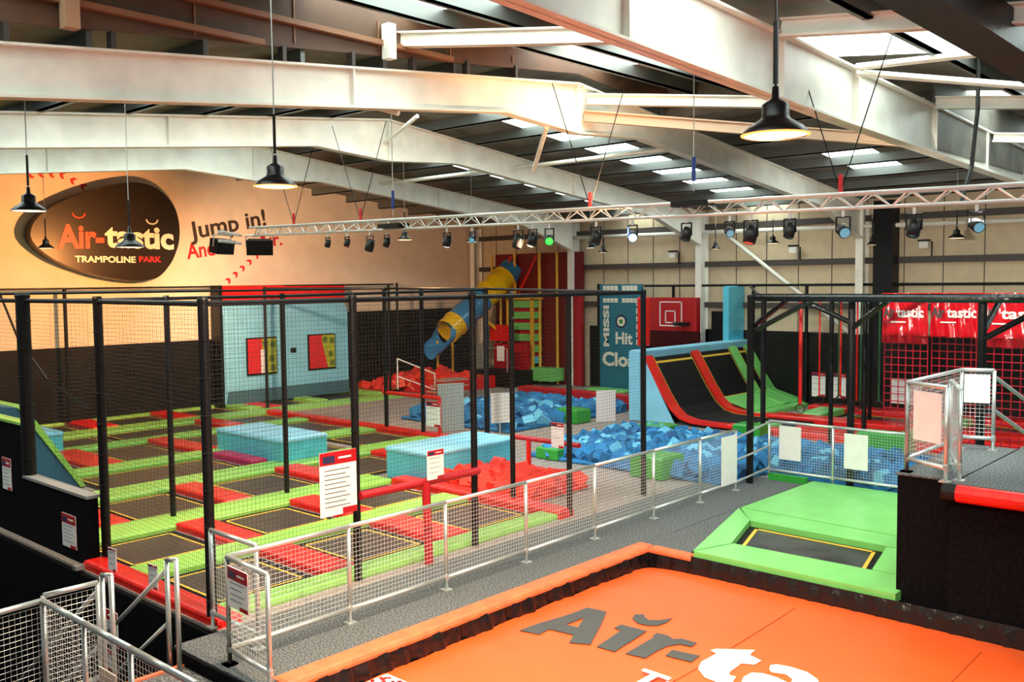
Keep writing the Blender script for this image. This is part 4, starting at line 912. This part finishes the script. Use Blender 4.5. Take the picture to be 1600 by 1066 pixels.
LENS = {'dark': mat('lens_dark', (.03, .04, .05), .08), 'white': mat('lens_white', (.1, .3, .4), .1, emis=(.2, .6, .8), estr=.35), 'blue': mat('lens_blue', (.1, .3, .9), .1, emis=(.15, .45, 1), estr=45),
        'green': mat('lens_green', (.02, .5, .05), .1, emis=(.02, .6, .05), estr=2.5), 'warm': mat('lens_warm', (1, .5, .2), .1, emis=(1, .45, .12), estr=40), 'red': mat('lens_red', (.4, .02, .01), .2, emis=(1, .1, .02), estr=.6)}
fx = [(16.1, 'dark', .16), (15.45, 'red', .16), (14.72, 'warm0', .24), (14.2, 'dark', .18), (12.5, 'dark', .2), (11.85, 'white', .16), (10.75, 'warm0', .24), (10.42, 'dark', .22), (10.05, 'green', .22), (9.08, 'dark', .22), (8.38, 'blue', .20), (7.42, 'dark', .2), (6.71, 'white', .18), (6.38, 'red', .25), (5.8, 'dark', .2), (5.06, 'white', .22), (4.16, 'dark', .22), (3.44, 'white', .2)]
for i, (y_, kind, s) in enumerate(fx):
    zt = tz(y_)-.12
    col = {'dark': 'unlit', 'red': 'dim red', 'warm0': 'black and amber', 'white': 'pale lit', 'blue': 'bright blue lit', 'green': 'green lit'}[kind]
    tt = thing('stage_light', (12, y_, zt), '%s stage light under the truss, number %d from the left' % (col, i+1), 'stage light', 'stage lights along the truss')
    MB().bar((12, y_, zt), (12, y_, zt-.08), .02, 6).build('clamp', ALU, tt)
    yk = MB(); yk.path([(12, y_-s*.42, zt-.08-s*.9), (12, y_-s*.42, zt-.08), (12, y_+s*.42, zt-.08), (12, y_+s*.42, zt-.08-s*.9)], .012, 6); yk.build('yoke', LAMPB, tt)
    d = Vector((-.75, -.55, -.35)).normalized() if kind in ('white', 'blue', 'green') else Vector((-.3, .1, -.95)).normalized()
    c = Vector((12, y_, zt-.08-s*.8))
    MB().lathe([(.001, -s*.55), (s*.30, -s*.5), (s*.38, -s*.1), (s*.36, s*.45), (s*.30, s*.5)], c, 14, d).build('housing', LAMPB, tt, smooth=True)
    MB().lathe([(.001, s*.48), (s*.30, s*.47)], c, 14, d).build('lens', LENS.get(kind, LENS['dark']), tt)
def flood(c, lab, rot):
    tt = thing('loudspeaker', c, lab, 'loudspeaker')
    mb = MB(); mb.prism([(-.3, -.14, -.17), (.3, -.14, -.17), (.24, .16, -.15), (-.24, .16, -.15)], (0, 0, .34)); o = mb.build('cabinet', BLK, tt); g = MB().box(-.27, -.155, -.15, .27, -.14, .15).build('grille', BLK, tt); br = MB().path([(-.3, 0, 0), (-.3, 0, .28), (.3, 0, .28), (.3, 0, 0)], .015, 6).bar((0, 0, .28), (0, 0, .42), .02, 6).build('bracket', ZINC, tt)
    for q in (o, g, br): q.matrix_parent_inverse = Matrix()
    tt.rotation_euler = (.15, 0, rot)
flood((11.95, 20.2, 4.72), 'black loudspeaker hanging at the left end of the truss, left of two', .35)
flood((12.35, 19.2, 4.68), 'black loudspeaker hanging at the left end of the truss, right of two', -.55)

# ================================================================ PENDANT LAMPS
def pendant(x, y, z, ztop, lab, D=.42, lit=False, cable=LAMPB, rod=True):
    t = thing('pendant_lamp', (x, y, z), lab, 'lamp')
    r = D/2
    MB().lathe([(r, 0), (r*1.0, .012), (r*.8, .055), (r*.45, .10), (r*.40, .12), (r*.40, .19), (r*.28, .21), (r*.12, .23), (r*.1, .30), (.001, .31)], (x, y, z), 24).build('shade', LAMPB, t, smooth=True)
    MB().lathe([(.001, .012), (r*.8, .01), (r*.93, .004)], (x, y, z), 24).build('bulb_disc', WARM if lit else LENS_OFF, t)
    if lit: MB().lathe([(r*.93, .002), (r*1.0, .006), (r*1.015, .012)], (x, y, z-.006), 24).build('painted_rim_glow', RIMG, t, smooth=True)  # emissive ring stands in for lamplight caught by the shade rim
    ztop = (rz(x) if y > 10.8 or (x > 16.6 and y > 5.5) else nz(y))+(.26 if y > 10.8 or (x > 16.6 and y > 5.5) else .15)
    MB().bar((x, y, z+.3), (x, y, ztop), .007, 6).build('wire', cable, t)
    if rod: MB().bar((x, y, z+.32), (x, y, z+.7), .016, 6).build('cable_joint', LAMPB, t)
    return t
LENS_OFF = mat('warm_diffuser', (.8, .7, .55), .4, emis=(1, .72, .42), estr=3.0)
pendant(5.5, 2.76, 4.70, 6.8, 'largest black pendant lamp glowing orange at upper right', .42, True)
pendant(5.3, 7.93, 4.76, 7.3, 'glowing black pendant lamp on a white cable in front of the painted slogan', .42, True, ZINC)
pendant(4.72, 12.51, 4.76, 6.4, 'black pendant lamp at the far left, in front of the egg-shaped sign', .42, False, ZINC)
pendant(6.56, 13.65, 4.38, 6.6, 'black pendant lamp hanging in front of the white sign letters', .42, False, ZINC)
pendant(9.1, 23.2, 4.72, 6.8, 'small far pendant lamp over the left tip of the egg-shaped sign', .36, False, ZINC)
pendant(15.8, 18.0, 4.90, 7.1, 'glowing pendant lamp below the truss in front of the plain wall', .36, True, ZINC)
pendant(17.5, 17.3, 4.86, 7.0, 'small pendant lamp just left of the far corner', .3, False, ZINC)
pendant(21.4, 16.4, 4.76, 6.5, 'small pendant lamp before the right wall, left of a near pair', .32, False, ZINC)
pendant(23.6, 17.6, 4.70, 6.3, 'small pendant lamp before the right wall, right of a near pair', .32, False, ZINC)
pendant(25.6, 14.8, 4.76, 6.1, 'small pendant lamp in front of the cream column above the ramps', .3, False, ZINC)
pendant(25.5, 12.85, 4.86, 6.1, 'small pendant lamp left of the diagonal brace', .38, False, ZINC)
pendant(25.9, 10.1, 4.73, 6.1, 'small pendant lamp in front of the black column', .28, False, ZINC)
pendant(24.6, 7.5, 4.78, 6.2, 'small pendant lamp right of the black column', .4, False, ZINC)
# lit emergency / speaker boxes on the right wall
for y_, z_, lab in ((17.25, 4.66, 'left'), (12.95, 4.7, 'middle'), (9.1, 4.72, 'right')):
    t = thing('wall_light', (27.15, y_, z_), 'small white floodlight box on the right wall, %s one' % lab, 'light fitting')
    B(27.0, y_-.12, z_-.08, 27.12, y_+.12, z_+.1).build('housing', WHT, t); B(26.98, y_-.15, z_+.1, 27.14, y_+.15, z_+.16).build('hood', LAMPB, t); B(27.1, y_-.2, z_-.3, 27.14, y_-.17, z_+.1).build('bracket', LAMPB, t)
tag(MB().path([(14.6, 4.2, 7.0), (14.6, 4.2, 6.2), (14.55, 4.25, 5.4), (14.3, 4.3, 4.9)], .03, 8).build('hanging_cable', LAMPB), 'thick black cable hanging from the roof to the truss at right', 'cable')
tag(MB().path([(8.3, 24.0, 3.7), (8.6, 23.8, 2.6), (9.0, 23.2, 1.6), (9.6, 22.4, .9)], .03, 6).build('black_rope', LAMPB), 'black rope sagging down the black wall at left', 'rope')

# ================================================================ PENDANT LIGHTS AND ADDED STAGE SPOTS
warm = (1, .55, .26)
lamp('lamp_light', 'SPOT', (5.5, 2.76, 4.66), 3300, (1, .76, .5), (7.6, 6.0, 0), .15, 105, 1)
lamp('lamp_light', 'SPOT', (5.3, 7.93, 4.72), 900, (1, .78, .55), (7.0, 8.9, 0), .15, 140, .9)
lamp('lamp_light', 'SPOT', (4.72, 12.51, 4.72), 260, warm, (4.72, 12.5, 0), .15, 140, .9)
lamp('lamp_light', 'SPOT', (6.56, 13.65, 4.34), 420, (1, .8, .6), (8.5, 15, 0), .15, 140, .9)
lamp('lamp_light', 'SPOT', (15.8, 18.0, 4.85), 600, warm, (15.8, 18, 0), .15, 150, .9)
lamp('added_stage_spot', 'SPOT', (11.8, 21.2, 4.6), 2100, (1, .42, .13), (10.5, 26.7, 3.4), .1, 118, .9)  # unseen wall washer added past the truss end, no fixture there
lamp('added_stage_spot', 'SPOT', (12.9, 21.0, 4.6), 2300, (1, .60, .36), (18.5, 26.7, 2.6), .1, 95, .9)  # second unseen washer, added for the wall right of the sign
lamp('added_stage_spot', 'SPOT', (12, 10.5, 4.5), 2600, (1, .66, .40), (9.5, 13.5, 0), .1, 85, .9)  # unseen spot added to brighten the left court
lamp('added_stage_spot', 'SPOT', (12, 9.1, 4.5), 4200, (1, .60, .36), (27.3, 19, 3.3), .1, 56, .9)  # unseen spot added to brighten the far part of the right wall
lamp('added_stage_spot', 'SPOT', (12, 3.4, 4.5), 1700, (.95, 1, .95), (13.5, 6, 0), .1, 90, .9)  # unseen spot added over the green deck
lamp('added_stage_spot', 'SPOT', (12, 5.0, 4.5), 4000, (1, .9, .75), (27.0, 9, 3.0), .1, 62, .9)  # unseen spot added to brighten the nearer right wall
lamp('added_stage_spot', 'SPOT', (11.7, 8.38, 4.55), 260, (.15, .35, 1), (20, 12, 3), .05, 60, .9)  # blue light of the lit blue fixture on the truss
lamp('added_stage_spot', 'SPOT', (12, 8.4, 5.0), 500, (1, .5, .22), (12.5, 10.8, 7), .1, 120, .9)  # unseen upward spot, added to warm the third rafter
lamp('added_stage_spot', 'SPOT', (12, 12.5, 4.5), 2200, (.85, .95, 1), (18, 13, 0), .1, 90, .9)  # unseen cool spot added over the nearer foam pit
